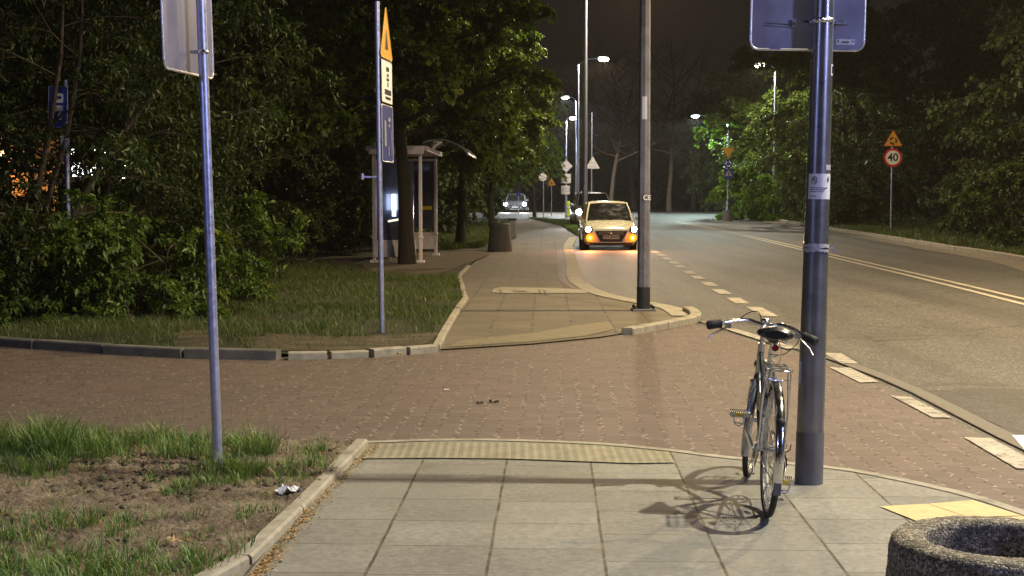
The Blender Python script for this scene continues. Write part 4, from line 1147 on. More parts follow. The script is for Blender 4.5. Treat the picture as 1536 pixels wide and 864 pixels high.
# near-right dark post with sign back
pb = G(1213, 727)
root = thing('sign_post', 'thick dark grey post with stickers and torn tape, the bicycle leaning on it', 'sign post', pb, (R(0.2), R(0.95), 0))
rb, rt = 0.0765, 0.0575
def rz_(z): return rb+(rt-rb)*(z-0.45)/(2.75-0.45) if z > 0.45 else rb
MB().cyl((0, 0, -0.02), (0, 0, 0.305), 0.0785, 0.0775, 32).build('foot_sleeve', MT['post_base'], root)
MB().cyl((0, 0, 0.305), (0, 0, 5.2), 0.0765, 0.0765-0.0190*2.1, 32).build('post', MT['post_paint'], root)
def rad(z): return 0.0765+((0.0765-0.0190*2.1)-0.0765)*(z-0.305)/4.895
nt_ = wrap_label(root, 'notice', rad(1.60), -62, 66, 1.605, 1.745, MT['white_sticker'], 14, r_top=rad(1.745))
mb = MB()
def on_pole(a_deg, z, k=0.003):
    a = R(a_deg); r_ = rad(z)+k; return Vector((r_*math.sin(a), -r_*math.cos(a), z))
mb.tube([on_pole(-30+13*math.cos(t*2*math.pi/20), 1.708+0.021*math.sin(t*2*math.pi/20), 0.0025) for t in range(20)], 0.0016, 5, closed=True)
mb.tube([on_pole(-39, 1.722, .0025), on_pole(-21, 1.694, .0025)], 0.0016, 5)
for dx in (-34, -26): mb.tube([on_pole(dx, 1.700, .0025), on_pole(dx, 1.718, .0025)], 0.0012, 4)
mb.tube([on_pole(-34, 1.718, .0025), on_pole(-30, 1.722, .0025), on_pole(-26, 1.718, .0025)], 0.0012, 4)
mb.tube([on_pole(40, 1.70, .0025), on_pole(35, 1.712, .0025), on_pole(40, 1.73, .0025), on_pole(45, 1.712, .0025), on_pole(40, 1.70, .0025)], 0.002, 5)
for i, z in enumerate((1.668, 1.657, 1.646, 1.622)):
    mb.tube([on_pole(a, z, 0.0022) for a in range(-50, (45, 30, 15, -10)[i], 8)], 0.0018, 4)
mb.build('notice_print', MT['black'], nt_)
def wrap_ragged(parent, name, a0, a1, z0, z1, mat, jit):
    mb = MB(); n = 16; vs = []
    for k, zz in enumerate((z0, z1)):
        for i in range(n+1):
            a = R(a0+(a1-a0)*i/n); z = zz+random.uniform(-jit, jit); r_ = rad(z)+0.003+random.uniform(0, .002)
            vs.append((r_*math.sin(a), -r_*math.cos(a), z))
    mb._add(vs, [(i, i+1, n+2+i, n+1+i) for i in range(n)], True); return mb.build(name, mat, parent)
wrap_ragged(root, 'torn_tape', -100, 60, 1.313, 1.333, MT['tape'], 0.006)
wrap_ragged(root, 'torn_tape', -100, 120, 1.337, 1.357, MT['tape'], 0.005)
wrap_label(root, 'small_sticker', rad(1.76), 25, 70, 1.765, 1.795, MT['tape'], 6)
st = wrap_label(root, 'number_sticker', rad(2.31), 45, 95, 2.285, 2.345, MT['white'], 6)
mb = MB()
for (a, z0, z1) in ((55, 2.295, 2.335), (65, 2.295, 2.335), (75, 2.295, 2.335)): mb.tube([on_pole(a, z0, .003), on_pole(a, z1, .003)], 0.0016, 4)
mb.build('sticker_print', MT['black'], st)
wrap_label(root, 'side_sticker', rad(.62), -90, -64, 0.57, 0.70, MT['white_sticker'], 5)
mb = MB(); mb.box((0.098, -0.02, 1.325), (0.012, 0.002, 0.05), Matrix.Rotation(R(-35), 3, 'Y')); mb.tube([(0.072, -0.02, 1.33), (0.09, -0.02, 1.342)], 0.003, 5); mb.build('hanging_tag', MT['tape'], root)
pl = rimmed(root, rounded(0.63, 0.9, 0.045), 0.004, MT['sign_back'], MT['sign_edge'], 'sign_plate', (-0.065, 0.09, 2.885), R(-1.5), rimw=0.014)
# back face is towards the camera: braces and a maker's plate
mb = MB(); mb.box((0.175, -0.012, 2.585-2.885+0.012), (0.085, 0.02, 0.042)); mb.cyl((0.19, -0.03, -0.287), (0.19, -0.02, -0.287), 0.008, n=8); mb.build('bracket', MT['sign_back'], pl)
mb = MB(); mb.box((-0.075, -0.012, -0.305), (0.034, 0.02, 0.04))
mb.box((-0.16, -0.010, -0.32), (0.15, 0.006, 0.006), Matrix.Rotation(R(3), 3, 'Y')); mb.box((-0.16, -0.010, -0.306), (0.15, 0.006, 0.004), Matrix.Rotation(R(3), 3, 'Y'))
mb.cyl((-0.075, -0.03, -0.305), (-0.075, -0.02, -0.305), 0.005, n=8)
mb.build('bracket', MT['sign_back'], pl)
mk = MB().box((0.21, -0.003, -0.405), (0.105, 0.003, 0.032)).build('maker_label', MT['white_sticker'], pl)
MB().box((0.21, -0.0055, -0.405), (0.04, 0.002, 0.007)).box((0.17, -0.0055, -0.400), (0.006, 0.002, 0.012)).box((0.252, -0.0055, -0.400), (0.012, 0.002, 0.006)).build('label_print', MT['black'], mk)
mb = MB(); mb.lathe([(rad(2.6)+0.001, -0.013), (rad(2.6)+0.004, -0.013), (rad(2.6)+0.004, 0.013), (rad(2.6)+0.001, 0.013)], 32, (0, 0, 2.585)); mb.cyl((-0.02, -0.07, 2.585), (0.0, -0.062, 2.585), 0.008, n=6)
mb.box((0.10, 0.03, 2.585), (0.06, 0.012, 0.022)); mb.box((-0.09, 0.03, 2.585), (0.07, 0.012, 0.018))
mb.build('clamp', MT['galv_bright'], root)

# bus stop sign post with three nearly edge-on plates
pb = G(573, 500, 0.04)
root = thing('bus_stop_sign', 'thin bus stop post on the verge with yellow, white and blue plates', 'sign post', pb, (0, R(-0.55), 0))
MB().cyl((0, 0, -0.1), (0, 0, 3.85), 0.031, 0.031, 14).build('post', MT['galv'], root)
rzp = R(84)
def edgeplate(outline, z, matf, name, rim):
    o = rimmed(root, outline, 0.004, matf, rim, name, (0, 0, 0), 0, rimw=0.014)
    o.rotation_euler = (0, 0, rzp); o.location = (0.075, 0.30, z); return o
t = edgeplate([(x, z) for x, z in tri(0.72)], 3.43, MT['yellow'], 'warning_plate', MT['yellow'])
MB().prism([(-0.08, -0.1), (0.1, -0.1), (0.06, 0.0), (0.0, 0.13), (-0.03, 0.02)], 0.002, Matrix.Translation((0, -0.004, 0))).build('plate_symbol', MT['black'], t)
t = edgeplate(rounded(0.66, 0.50, 0.03), 2.95, MT['white'], 'timetable_plate', MT['black'])
mb = MB()
for i, (w_, z, h_) in enumerate(((0.16, .15, .05), (.1, .08, .03), (.14, .03, .03), (.05, -.03, .05), (.38, -.12, .06), (.3, -.19, .03))): mb.box((0.05, -0.004, z), (w_, 0.002, h_))
mb.build('plate_marks', MT['black'], t)
t = edgeplate(rounded(0.66, 0.66, 0.03), 2.34, MT['navy'], 'blue_plate', MT['sign_edge'])
mb = MB()
for (x, z, w_, h_) in ((0.1, .17, .12, .05), (.1, .1, .08, .03), (-.15, 0, .1, .3), (0.22, -.1, .02, .3), (.05, -.2, .04, .12)): mb.box((x, -0.004, z), (w_, 0.002, h_))
mb.build('plate_marks', MT['plastic_grey'], t)
mb = MB(); mb.box((-0.1, 0, 1.83), (0.2, 0.02, 0.02)); mb.cyl((-0.2, 0, 1.8), (-0.2, 0, 1.87), 0.02, n=8); mb.build('bracket', MT['galv'], root)

# blue bus sign among the shrubs on the left
pb = gY(98, 19.4)
root = thing('bus_sign', 'blue panel with a white bus symbol half hidden in the left shrub leaves', 'sign', pb)
MB().cyl((0.04, 0.03, 0), (0.04, 0.03, 3.25), 0.03, n=12).build('post', MT['galv'], root)
pl = rimmed(root, rounded(0.26, 0.56, 0.02), 0.004, MT['blue'], MT['sign_edge'], 'sign_plate', (-0.06, -0.02, 2.88), 0, rimw=0.008)
pl.rotation_euler = (0, R(2), R(0))
mb = MB()
mb.prism(rounded(0.15, 0.13, 0.03), 0.002, Matrix.Translation((-0.0, -0.004, 0.12)))
mb.prism(rounded(0.13, 0.08, 0.02), 0.002, Matrix.Translation((0.01, -0.004, -0.02)))
mb.prism(rounded(0.06, 0.1, 0.015), 0.002, Matrix.Translation((0.03, -0.004, -0.13)))
sy = mb.build('bus_symbol', MT['white'], pl)
MB().prism(rounded(0.1, 0.04, 0.01), 0.002, Matrix.Translation((0.0, -0.0065, 0.125))).build('symbol_window', MT['blue'], sy)
pw = MB().prism(rounded(0.12, 0.17, 0.01), 0.004, Matrix.Translation((0.03, -0.02, 2.40))).build('time_plate', MT['white'], root)
MB().box((0.03, -0.025, 2.40), (0.07, 0.003, 0.012), Matrix.Rotation(R(-30), 3, 'Y')).build('plate_mark', MT['black'], pw)

# 40 sign across the street
pb = G(1336, 347, 0.06)
sc = pb.y/FPX
root = thing('speed_limit_sign', 'yellow roundabout warning triangle over a round 40 limit sign across the street', 'road sign', pb)
z40 = (347-237)*sc*1.0; ztr = (347-211)*sc
MB().cyl((0, 0, 0), (0, 0, z40+0.9), 0.035, n=12).build('post', MT['galv'], root)
d1 = MB().prism(disc(0.40), 0.006, Matrix.Translation((0.03, -0.05, z40))).build('limit_plate', MT['red'], root)
MB().prism(disc(0.31), 0.002, Matrix.Translation((0.03, -0.0525, z40))).build('limit_face', MT['white'], d1)
tx = text_mesh('40', 0.46, MT['black'], 'limit_number', d1, (0.03, -0.056, z40), (R(90), 0, 0), 0.001, 1.0)
tx.data.transform(Matrix.Identity(4))
t = MB().prism([(x+0.03, z+ztr-0.02) for x, z in tri(0.84)], 0.006, Matrix.Translation((0, -0.05, 0))).build('warning_plate', MT['red'], root)
MB().prism([(x*0.90+0.03, z*0.90+ztr-0.02) for x, z in tri(0.84)], 0.002, Matrix.Translation((0, -0.0525, 0))).build('warning_face', MT['yellow'], t)
mb = MB()
for k in range(3):
    a0 = 100+k*120; pts = []
    for i in range(7): a = R(a0+i*12); pts.append((0.17*math.cos(a), 0.17*math.sin(a)))
    for i in range(6, -1, -1): a = R(a0+i*12); pts.append((0.10*math.cos(a), 0.10*math.sin(a)))
    mb.prism([(x+0.03, z+ztr-0.03) for x, z in pts], 0.002, Matrix.Translation((0, -0.056, 0)))
    a = R(a0); tpt = R(a0-24)
    mb.prism([(0.19*math.cos(a)+.03, 0.19*math.sin(a)+ztr-.03), (0.07*math.cos(a)+.03, 0.07*math.sin(a)+ztr-.03), (0.13*math.cos(tpt)+.03, 0.13*math.sin(tpt)+ztr-.03)], 0.002, Matrix.Translation((0, -0.0565, 0)))
mb.build('roundabout_arrows', MT['black'], t)

# signs around the roundabout
def back_sign(label, base_px, Y, plates, top, r=0.035, cat='road sign', fade=None):
    root = thing('road_sign', label, cat, gY(base_px, Y), group='road signs by the roundabout')
    k = Y/FPX; g = EYE-gz(Y)
    def zof(py): return g+(HOR-py)*k
    MB().cyl((0, 0, 0), (0, 0, zof(top)), r, n=10).build('post', MT['galv'], root)
    for kind, px, py, size, matk in plates:
        x = (px-base_px)*k; z = zof(py); s = size*k
        ol = {'tri': tri(s), 'itri': tri(s, False), 'disc': disc(s/2, 20), 'sq': rounded(s, s, s*.08), 'dia': [(0, -s/2), (s/2, 0), (0, s/2), (-s/2, 0)]}[kind]
        p = MB().prism([(a+x, b+z) for a, b in ol], 0.02, Matrix.Translation((0, -0.065, 0))).build('sign_plate', MT[matk], root)
        if matk == 'sign_edge':
            for dz in (-0.16, 0.12): MB().box((x, -0.08, z+dz*s), (s*0.55, 0.03, 0.035)).build('bracket', MT['galv'], p)
        if matk == 'yellow':
            ol2 = [(a*1.12, b*1.12) for a, b in ol]
            MB().prism([(a+x, b+z) for a, b in ol2], 0.015, Matrix.Translation((0, -0.045, 0))).build('plate_border', MT['red'], p)
            if kind == 'tri': MB().box((x+0.02, -0.07, z), (s*.08, 0.004, s*.35), Matrix.Rotation(R(-50), 3, 'Y')).box((x, -0.071, z-s*.05), (s*.3, 0.004, s*.07)).build('plate_symbol', MT['black'], p)
    return root
MT['disc_grey'] = pm('dim sign face', (0.30, 0.31, 0.32), 0.5)
back_sign('inverted triangle and round sign backs on one post left of the diamond sign', 815, 78, [('itri', 813, 250, 14, 'sign_edge'), ('disc', 814, 266, 12, 'sign_edge')], 244)
back_sign('small yellow warning triangle on a short post beyond the pavement', 827, 92, [('tri', 827, 274.5, 12.5, 'yellow')], 272, 0.03)
back_sign('diamond sign back above two square sign backs on a lamp post', 849, 88, [('dia', 849, 249.5, 19, 'sign_edge'), ('sq', 849, 268, 14, 'sign_edge'), ('sq', 848, 285, 13, 'sign_edge')], 240, 0.04)
back_sign('large triangular sign back behind the parked pale car', 887, 84, [('tri', 888.5, 247, 21.5, 'sign_edge')], 170, 0.04)
rs = back_sign('yellow give way sign over a round and a square plate across the street', 1091, 79, [('itri', 1091, 228, 17, 'yellow'), ('disc', 1091, 246, 13.5, 'blue'), ('sq', 1091.5, 261, 15, 'navy')], 196, 0.035)
k_ = 79/FPX
for p_ in list(rs.children):
    pass
zc = EYE-gz(79)+(HOR-246)*k_; zs = EYE-gz(79)+(HOR-261)*k_
mbr = MB()
for q in range(3):
    pts = [(0.165*math.cos(R(q*120+i*13)), 0.165*math.sin(R(q*120+i*13))) for i in range(7)]+[(0.11*math.cos(R(q*120+i*13)), 0.11*math.sin(R(q*120+i*13))) for i in range(6, -1, -1)]
    mbr.prism([(a, b+zc) for a, b in pts], 0.004, Matrix.Translation((0, -0.07, 0)))
mbr.build('roundabout_arrows', MT['white'], rs)
MB().prism([(a+.02, b+zs) for a, b in tri(0.42)], 0.004, Matrix.Translation((0, -0.07, 0))).build('crossing_triangle', MT['disc_grey'], rs)
MB().box((0.02, -0.074, zs), (0.05, 0.004, 0.2)).build('walker_symbol', MT['black'], rs)
MB().cyl((0, 0, -0.05), (0, 0, 0.62), 0.30, 0.27, 16).build('concrete_foot', MT['concrete_bin'], rs)
back_sign('round blue arrow sign above the oncoming car headlights', 777.5, 100, [('disc', 777.5, 291, 7, 'blue')], 290, 0.03)
yb = thing('traffic_bollard', 'yellow reflective bollard at the foot of the diamond sign', 'bollard', gY(851.5, 90))
MB().lathe([(0.0, 0), (0.2, 0), (0.17, 0.1), (0.15, 0.75), (0.17, 0.8), (0.13, 0.98), (0, 1.0)], 16).build('body', pm('fluorescent yellow plastic', (0.7, 0.9, 0.06), 0.4), yb)
MB().lathe([(0.155, 0.5), (0.165, 0.5), (0.165, 0.65), (0.155, 0.65)], 16).build('white_band', MT['white'], yb)

# ------------------------------------------------------------------ bus shelter
sb = G(631, 394, 0.05)
v = (G(659, 381)-G(631, 394)); ang = math.atan2(v.x, v.y)
root = thing('bus_shelter', 'bus shelter with pale frame, arched roof and lit poster beside the maple trunk', 'bus shelter', sb, (0, 0, -ang))
Lg, Wd, Ht = 4.4, 1.15, 2.72   # runs along +Y, body towards -X
for (x, y) in ((0, 0), (0, Lg), (-Wd, 0), (-Wd, Lg)):
    mb = MB(); mb.box((x, y, Ht/2), (0.08, 0.08, Ht)); mb.box((x, y, 0.03), (0.2, 0.2, 0.06)); mb.box((x, y, 0.62), (0.12, 0.12, 0.05)); mb.build('post', MT['shelter'], root, bevel=0.01)
mb = MB(); mb.box((-Wd/2, Lg/2, Ht+0.1), (Wd+0.35, Lg+0.3, 0.12)); mb.box((-Wd/2, -0.17, Ht+0.03), (Wd+0.2, 0.04, 0.16)); mb.build('roof', MT['shelter'], root, bevel=0.015)
mb = MB()   # curved canopy towards the street
n = 8; prof = []
for i in range(n+1): a = R(115-75*i/n); prof.append((0.1+0.95*math.cos(a)+0.3, Ht-0.62+0.95*math.sin(a)))
vs = [(x, 0.6, z) for x, z in prof]+[(x, Lg-.3, z) for x, z in prof]+[(x, 0.6, z-0.02) for x, z in prof]+[(x, Lg-.3, z-.02) for x, z in prof]
m_ = n+1
mb._add(vs, [(i, i+1, m_+i+1, m_+i) for i in range(n)]+[(2*m_+i+1, 2*m_+i, 3*m_+i, 3*m_+i+1) for i in range(n)], True)
cn = mb.build('canopy', MT['glass_dirty'], root)
mb = MB()
for y in (0.6, 2.0, Lg-0.3): mb.tube([(x, y, z+0.015) for x, z in prof], 0.025, 6)
mb.tube([(prof[-1][0], 0.6, prof[-1][1]), (prof[-1][0], Lg-.3, prof[-1][1])], 0.03, 6)
mb.build('canopy_rib', MT['sign_edge'], cn)
# near end: poster case
mb = MB(); mb.box((-Wd/2-0.06, 0, 1.45), (Wd-0.22, 0.10, 2.1)); pc = mb.build('poster_case', MT['glass_dirty'], root, bevel=0.01)
mb = MB(); mb.box((-Wd/2-0.06, -0.06, 0.35), (Wd-0.1, 0.03, 0.42)); mb.box((-Wd+0.05, -0.06, 1.5), (0.06, 0.03, 2.1)); mb.build('case_frame', MT['shelter'], pc)
MB().box((-Wd+0.50, -0.056, 1.42), (0.10, 0.01, 0.55)).build('lit_poster', emis('lit poster', (0.75, 0.85, 1.0), 1.3), pc)
MB().box((-Wd+0.50, -0.07, 1.05), (0.30, 0.02, 0.05), Matrix.Rotation(R(-10), 3, 'Y')).build('lit_strip', emis('lit strip', (1, 0.93, 0.75), 0.8), pc)
# far end: glass with frame, low solid panel
mb = MB(); mb.box((-Wd/2, Lg, 1.7), (Wd-0.1, 0.012, 1.9)); fe = mb.build('end_glass', MT['glass_dirty'], root)
mb = MB(); mb.box((-Wd/2, Lg, 0.62), (Wd-0.1, 0.05, 0.06)); mb.box((-Wd/2, Lg, 0.22), (Wd-0.1, 0.04, 0.06)); mb.box((-Wd/2, Lg, 0.42), (Wd-0.1, 0.02, 0.36)); mb.build('lower_panel', MT['shelter'], fe); MB().box((-Wd/2, Lg, Ht-0.06), (Wd-.1, .05, .06)).build('top_rail', MT['shelter'], fe)
MB().box((-0.28, Lg-0.02, 1.33), (0.36, 0.006, 0.10)).build('yellow_strip', pm('yellow band', (0.75, 0.62, 0.03), 0.4), fe)
mb = MB(); mb.box((-Wd, Lg/2, 1.5), (0.012, Lg-0.1, 1.9)); mb.build('rear_glass', MT['glass_dirty'], root)
mb = MB(); mb.box((-Wd+0.25, Lg/2, 0.46), (0.32, Lg-1.0, 0.05)); mb.box((-Wd+0.25, 1.0, 0.23), (0.06, 0.06, 0.44)); mb.box((-Wd+0.25, Lg-1, 0.23), (0.06, 0.06, 0.44)); mb.build('bench', MT['shelter'], root)
l = bpy.data.lights.new('poster_light', 'AREA'); l.energy = 2.5; l.size = 0.4; l.color = (.75, .85, 1)
lo = bpy.data.objects.new('poster_light', l); COL.objects.link(lo); lo.parent = root; lo.location = (-Wd+0.5, -0.15, 1.5); lo.rotation_euler = (R(90), 0, 0)

# litter bin
bb = G(750, 377, 0.02)
root = thing('litter_bin', 'tapered grey concrete litter bin at the left edge of the far pavement', 'litter bin', bb)
mb = MB(); mb.lathe([(0.0, 0), (0.37, 0), (0.38, 0.04), (0.31, 0.82), (0.30, 0.86), (0.25, 0.86), (0.24, 0.55), (0.0, 0.5)], 28)
mb.build('body', MT['concrete_bin'], root)
MB().lathe([(0.255, 0.85), (0.272, 0.875), (0.255, 0.885), (0.235, 0.86)], 24, closed=True).build('liner_ring', MT['black'], root)
mb = MB(); mb.tube([(0.05, 0, 0.6), (-0.02, 0.0, 0.9), (-0.06, 0, 1.1)], 0.015, 6); mb.build('protruding_stick', MT['white'], root)
bb = G(768, 357, 0.02)
root = thing('utility_box', 'small dark box standing behind the concrete litter bin', 'utility box', bb)
MB().box((0, 0, 0.36), (0.28, 0.4, 0.72)).build('body', MT['kerb_dark'], root, bevel=0.02)
MB().box((0, 0, 0.74), (0.34, 0.46, 0.05)).build('lid', MT['black_paint'], root, bevel=0.01)

# ------------------------------------------------------------------ planter
Yp = 4.66
pc = Vector(((1496-CX)/FPX*Yp*1.02, Yp, 0.012))
root = thing('planter', 'round washed aggregate concrete planter at the lower right, empty inside', 'planter', pc)
prof = [(0.0, 0.0), (0.34, 0.0), (0.375, 0.02), (0.378, 0.12), (0.372, 0.30), (0.362, 0.415), (0.355, 0.436), (0.342, 0.448), (0.315, 0.452), (0.280, 0.452), (0.258, 0.449), (0.246, 0.440), (0.240, 0.41), (0.232, 0.3), (0.225, 0.12), (0.0, 0.11)]
mb = MB(); nseg = 160
pp = []
for (r0, z0), (r1, z1) in zip(prof, prof[1:]):
    k = max(1, int(math.hypot(r1-r0, z1-z0)/0.012))
    for i in range(k): t = i/k; pp.append((r0+(r1-r0)*t, z0+(z1-z0)*t))
pp.append(prof[-1])
mb.lathe(pp, nseg)
mb.v = [(x+random.gauss(0, .0011), y+random.gauss(0, .0011), z+random.gauss(0, .0011)) if (x*x+y*y) > 0.03 else (x, y, z) for x, y, z in mb.v]
mb.build('bowl', MT['agg'], root)
mb = MB(); mb.lathe([(0.0, 0.15), (0.1, 0.155), (0.228, 0.14)], 40, jit=0.003); mb.build('soil', MT['soil'], root)

# ------------------------------------------------------------------ bicycle
Rc, Fc = G(1150, 778), G(1121.5, 718.5)
WB = (Fc-Rc).length
hd_ = math.atan2((Fc-Rc).x, (Fc-Rc).y)
bike = thing('bicycle', 'old city bicycle with chrome mudguards and wire rack leaning against the dark post', 'bicycle', Rc+Vector((0, 0, 0.012)), (0, 0, 0))
bike.rotation_euler = Matrix.Rotation(-hd_, 4, 'Z').to_euler()
lean = R(3.2)
bike.rotation_euler = (Matrix.Rotation(-hd_, 3, 'Z') @ Matrix.Rotation(lean, 3, 'Y')).to_euler()
WR = 0.335   # wheel radius
rh = Vector((0, 0, WR)); fh = Vector((0, WB, WR))
bb_ = Vector((0, 0.43, 0.275)); st_top = Vector((0, 0.27, 0.76)); hb = Vector((0, WB-0.19, 0.60)); ht = Vector((0, WB-0.245, 0.78))
axis_d = (ht-hb).normalized(); STEER = R(-14)
def S(p):
    p = Vector(p); return hb+Matrix.Rotation(STEER, 3, axis_d) @ (p-hb)

def wheel(name, c, front):
    root = bpy.data.objects.new(name, None); COL.objects.link(root); root.parent = bike; root.empty_display_size = .1
    T = (lambda p: S(p)) if front else (lambda p: Vector(p))
    tr = 0.0165
    mb = MB(); mb.tube([T(c+Vector((0, (WR-tr)*math.sin(a), (WR-tr)*math.cos(a)))) for a in [i*2*math.pi/72 for i in range(72)]], tr, 10, closed=True)
    mb.build('tyre', MT['rubber'], root)
    mb = MB(); ri = WR-2*tr-0.005
    vs = []; prof = [(-0.011, ri+0.008), (0.011, ri+0.008), (0.011, ri-0.004), (0.006, ri-0.010), (-0.006, ri-0.010), (-0.011, ri-0.004)]
    for i in range(72):
        a = i*2*math.pi/72
        for x, r_ in prof: vs.append(T(c+Vector((x, r_*math.sin(a), r_*math.cos(a)))))
    k = len(prof); fs = []
    for i in range(72):
        for j in range(k): fs.append((i*k+j, i*k+(j+1) % k, ((i+1) % 72)*k+(j+1) % k, ((i+1) % 72)*k+j))
    mb._add(vs, fs, False); mb.build('rim', MT['alu'], root)
    mb = MB()
    for i in range(36):
        a = i*2*math.pi/36; sd = 0.026 if i % 2 else -0.026; cross = 0.55*(1 if (i//2) % 2 else -1)
        p0 = c+Vector((sd, 0.022*math.sin(a+cross), 0.022*math.cos(a+cross))); p1 = c+Vector((0, (ri-0.006)*math.sin(a), (ri-0.006)*math.cos(a)))
        mb.cyl(T(p0), T(p1), 0.0011, n=4, caps=False)
    mb.build('spokes', MT['chrome'], root)
    mb = MB(); mb.cyl(T(c-Vector((0.032, 0, 0))), T(c+Vector((0.032, 0, 0))), 0.016, n=12)
    for s in (-1, 1): mb.cyl(T(c+Vector((s*0.024, 0, 0))), T(c+Vector((s*0.029, 0, 0))), 0.026, n=14)
    mb.cyl(T(c-Vector((0.075, 0, 0))), T(c+Vector((0.075, 0, 0))), 0.005, n=8)
    for s in (-1, 1): mb.cyl(T(c+Vector((s*0.066, 0, 0))), T(c+Vector((s*0.076, 0, 0))), 0.010, n=6)
    mb.build('hub', MT['alu'], root)
    for a in (2.6, 2.6+math.pi):
        rp = MB(); rp.box((0, 0, 0), (0.012, 0.07, 0.03)); o = rp.build('spoke_reflector', MT['white_lens'], root, bevel=.003)
        pos = T(c+Vector((0, 0.2*math.sin(a), 0.2*math.cos(a)))); o.location = pos
        o.rotation_euler = (Matrix.Rotation(STEER if front else 0, 3, axis_d) @ Matrix.Rotation(-a, 3, 'X')).to_euler()
    return root
wheel('rear_wheel', rh, False); wheel('front_wheel', fh, True)

def mudguard(name, c, a0, a1, front, mat):
    T = (lambda p: S(p)) if front else (lambda p: Vector(p))
    rr = WR+0.014; n = 40; vs = []; prof = [(-0.024, -0.014), (-0.020, -0.003), (-0.008, 0.003), (0.008, 0.003), (0.020, -0.003), (0.024, -0.014), (0.021, -0.014), (0.017, -0.005), (-0.017, -0.005), (-0.021, -0.014)]
    k = len(prof)
    for i in range(n+1):
        a = R(a0+(a1-a0)*i/n)
        for x, dr in prof: vs.append(T(c+Vector((x, (rr+dr)*math.sin(a), (rr+dr)*math.cos(a)))))
    mb = MB(); mb._add(vs, [(i*k+j, i*k+(j+1) % k, (i+1)*k+(j+1) % k, (i+1)*k+j) for i in range(n) for j in range(k)], True)
    mb._add(vs[:k], [tuple(range(k))]); mb._add(vs[-k:], [tuple(range(k))[::-1]])
    o = mb.build(name, mat, bike)
    mb = MB()
    for a in ((a0+6, a0+40) if not front else (a1-6, a1-45)):
        aa = R(a)
        for s in (-1, 1): mb.tube([T(c+Vector((s*0.06, 0, 0))), T(c+Vector((s*0.055, .5*rr*math.sin(aa), .5*rr*math.cos(aa)))), T(c+Vector((s*0.026, (rr-0.012)*math.sin(aa), (rr-0.012)*math.cos(aa))))], 0.0022, 5)
    mb.build('mudguard_stay', MT['chrome'], o)
    return o
mg = mudguard('mudguard', rh, -112, 68, False, MT['chrome'])
mf = mudguard('mudguard', fh, -118, 38, True, MT['bike_silver'])
# pale flap end and reflector
ma = R(-108); rr = WR+0.016
MB().box((0, 0, 0), (0.036, 0.004, 0.06)).build('mud_flap', MT['kerb_dark'], mg).location = rh+Vector((0, rr*math.sin(ma)-0.002, rr*math.cos(ma)-0.02))
ma = R(-58)
MB().lathe([(0.0, 0.012), (0.016, 0.011), (0.023, 0.0), (0.023, -0.008)], 16, axis='y').build('rear_reflector', MT['rubber'], mg).location = rh+Vector((0, rr*math.sin(ma)-0.006, rr*math.cos(ma)))

# frame
mb = MB()
mb.tube([hb+axis_d*-0.02, ht+axis_d*0.02], 0.019, 14)
fr = mb.build('frame', MT['bike_silver'], bike)
mb = MB()
mb.tube([hb+axis_d*0.03, (hb+bb_)/2+Vector((0, 0, -.01)), bb_], 0.0165, 12)
mb.tube([ht-axis_d*0.03, Vector((0, 0.55, 0.60)), Vector((0, 0.345, 0.52))], 0.013, 12)
mb.build('down_tube', MT['bike_paint'], fr)
mb = MB(); mb.tube([bb_, st_top], 0.018, 12); mb.cyl(bb_-Vector((0.036, 0, 0)), bb_+Vector((0.036, 0, 0)), 0.021, n=14)
mb.build('seat_tube', MT['bike_silver'], fr)
mb = MB()
for s in (-1, 1):
    mb.tube([bb_+Vector((s*0.016, -0.01, 0)), bb_+Vector((s*0.034, -0.12, 0.02)), rh+Vector((s*0.058, 0, 0))], [0.012, 0.011, 0.009], 8)
    mb.tube([st_top+Vector((s*0.018, 0, -0.04)), st_top+Vector((s*0.030, -0.10, -0.19)), rh+Vector((s*0.056, 0, 0))], 0.010, 8)
mb.build('stays', MT['bike_silver'], fr)
# seat post, saddle
sp_top = Vector((0, 0.235, 0.865))
MB().tube([st_top-Vector((0, 0, .02)), sp_top], 0.0125, 12).build('seat_post', MT['chrome'], bike)
mb = MB(); secs = [(-0.125, 0.062, 0.022, -.006), (-0.115, 0.088, 0.036, 0), (-0.08, 0.095, 0.044, 0.004), (-0.03, 0.08, 0.040, 0.0), (0.03, 0.048, 0.034, -0.006), (0.09, 0.026, 0.03, -0.010), (0.13, 0.018, 0.026, -0.014), (0.142, 0.008, 0.014, -0.018)]
n = 16; vs = []
for y, hw, hh, dz in secs:
    for i in range(n):
        a = i*2*math.pi/n; x = hw*math.cos(a); z = (hh*0.62*math.sin(a) if math.sin(a) > 0 else hh*1.0*math.sin(a)); 
        vs.append((x, y, z+dz-0.012*(x/0.09)**2))
fs = [(i*n+j, i*n+(j+1) % n, (i+1)*n+(j+1) % n, (i+1)*n+j) for i in range(len(secs)-1) for j in range(n)]
mb._add(vs, fs, True); mb._add(vs[:n], [tuple(range(n))], True); mb._add(vs[-n:], [tuple(range(n))[::-1]])
sd = mb.build('saddle', MT['saddle'], bike); sd.location = sp_top+Vector((0, 0.0, 0.05)); sd.rotation_euler = (R(-2), R(3), 0)
mb = MB()
for s in (-1, 1):
    mb.tube([(s*0.055, -0.10, -0.03), (s*0.03, -0.05, -0.05), (s*0.02, 0.03, -0.048), (s*0.008, 0.1, -0.03)], 0.0035, 6)
    mb.tube([(s*0.05+0.012*math.cos(t), -0.095+0.012*math.sin(t), -0.055+t*0.0022) for t in [k*0.7 for k in range(18)]], 0.0022, 5)
mb.box((0, -0.01, -0.05), (0.05, 0.03, 0.022)); mb.build('saddle_springs', MT['chrome'], sd)
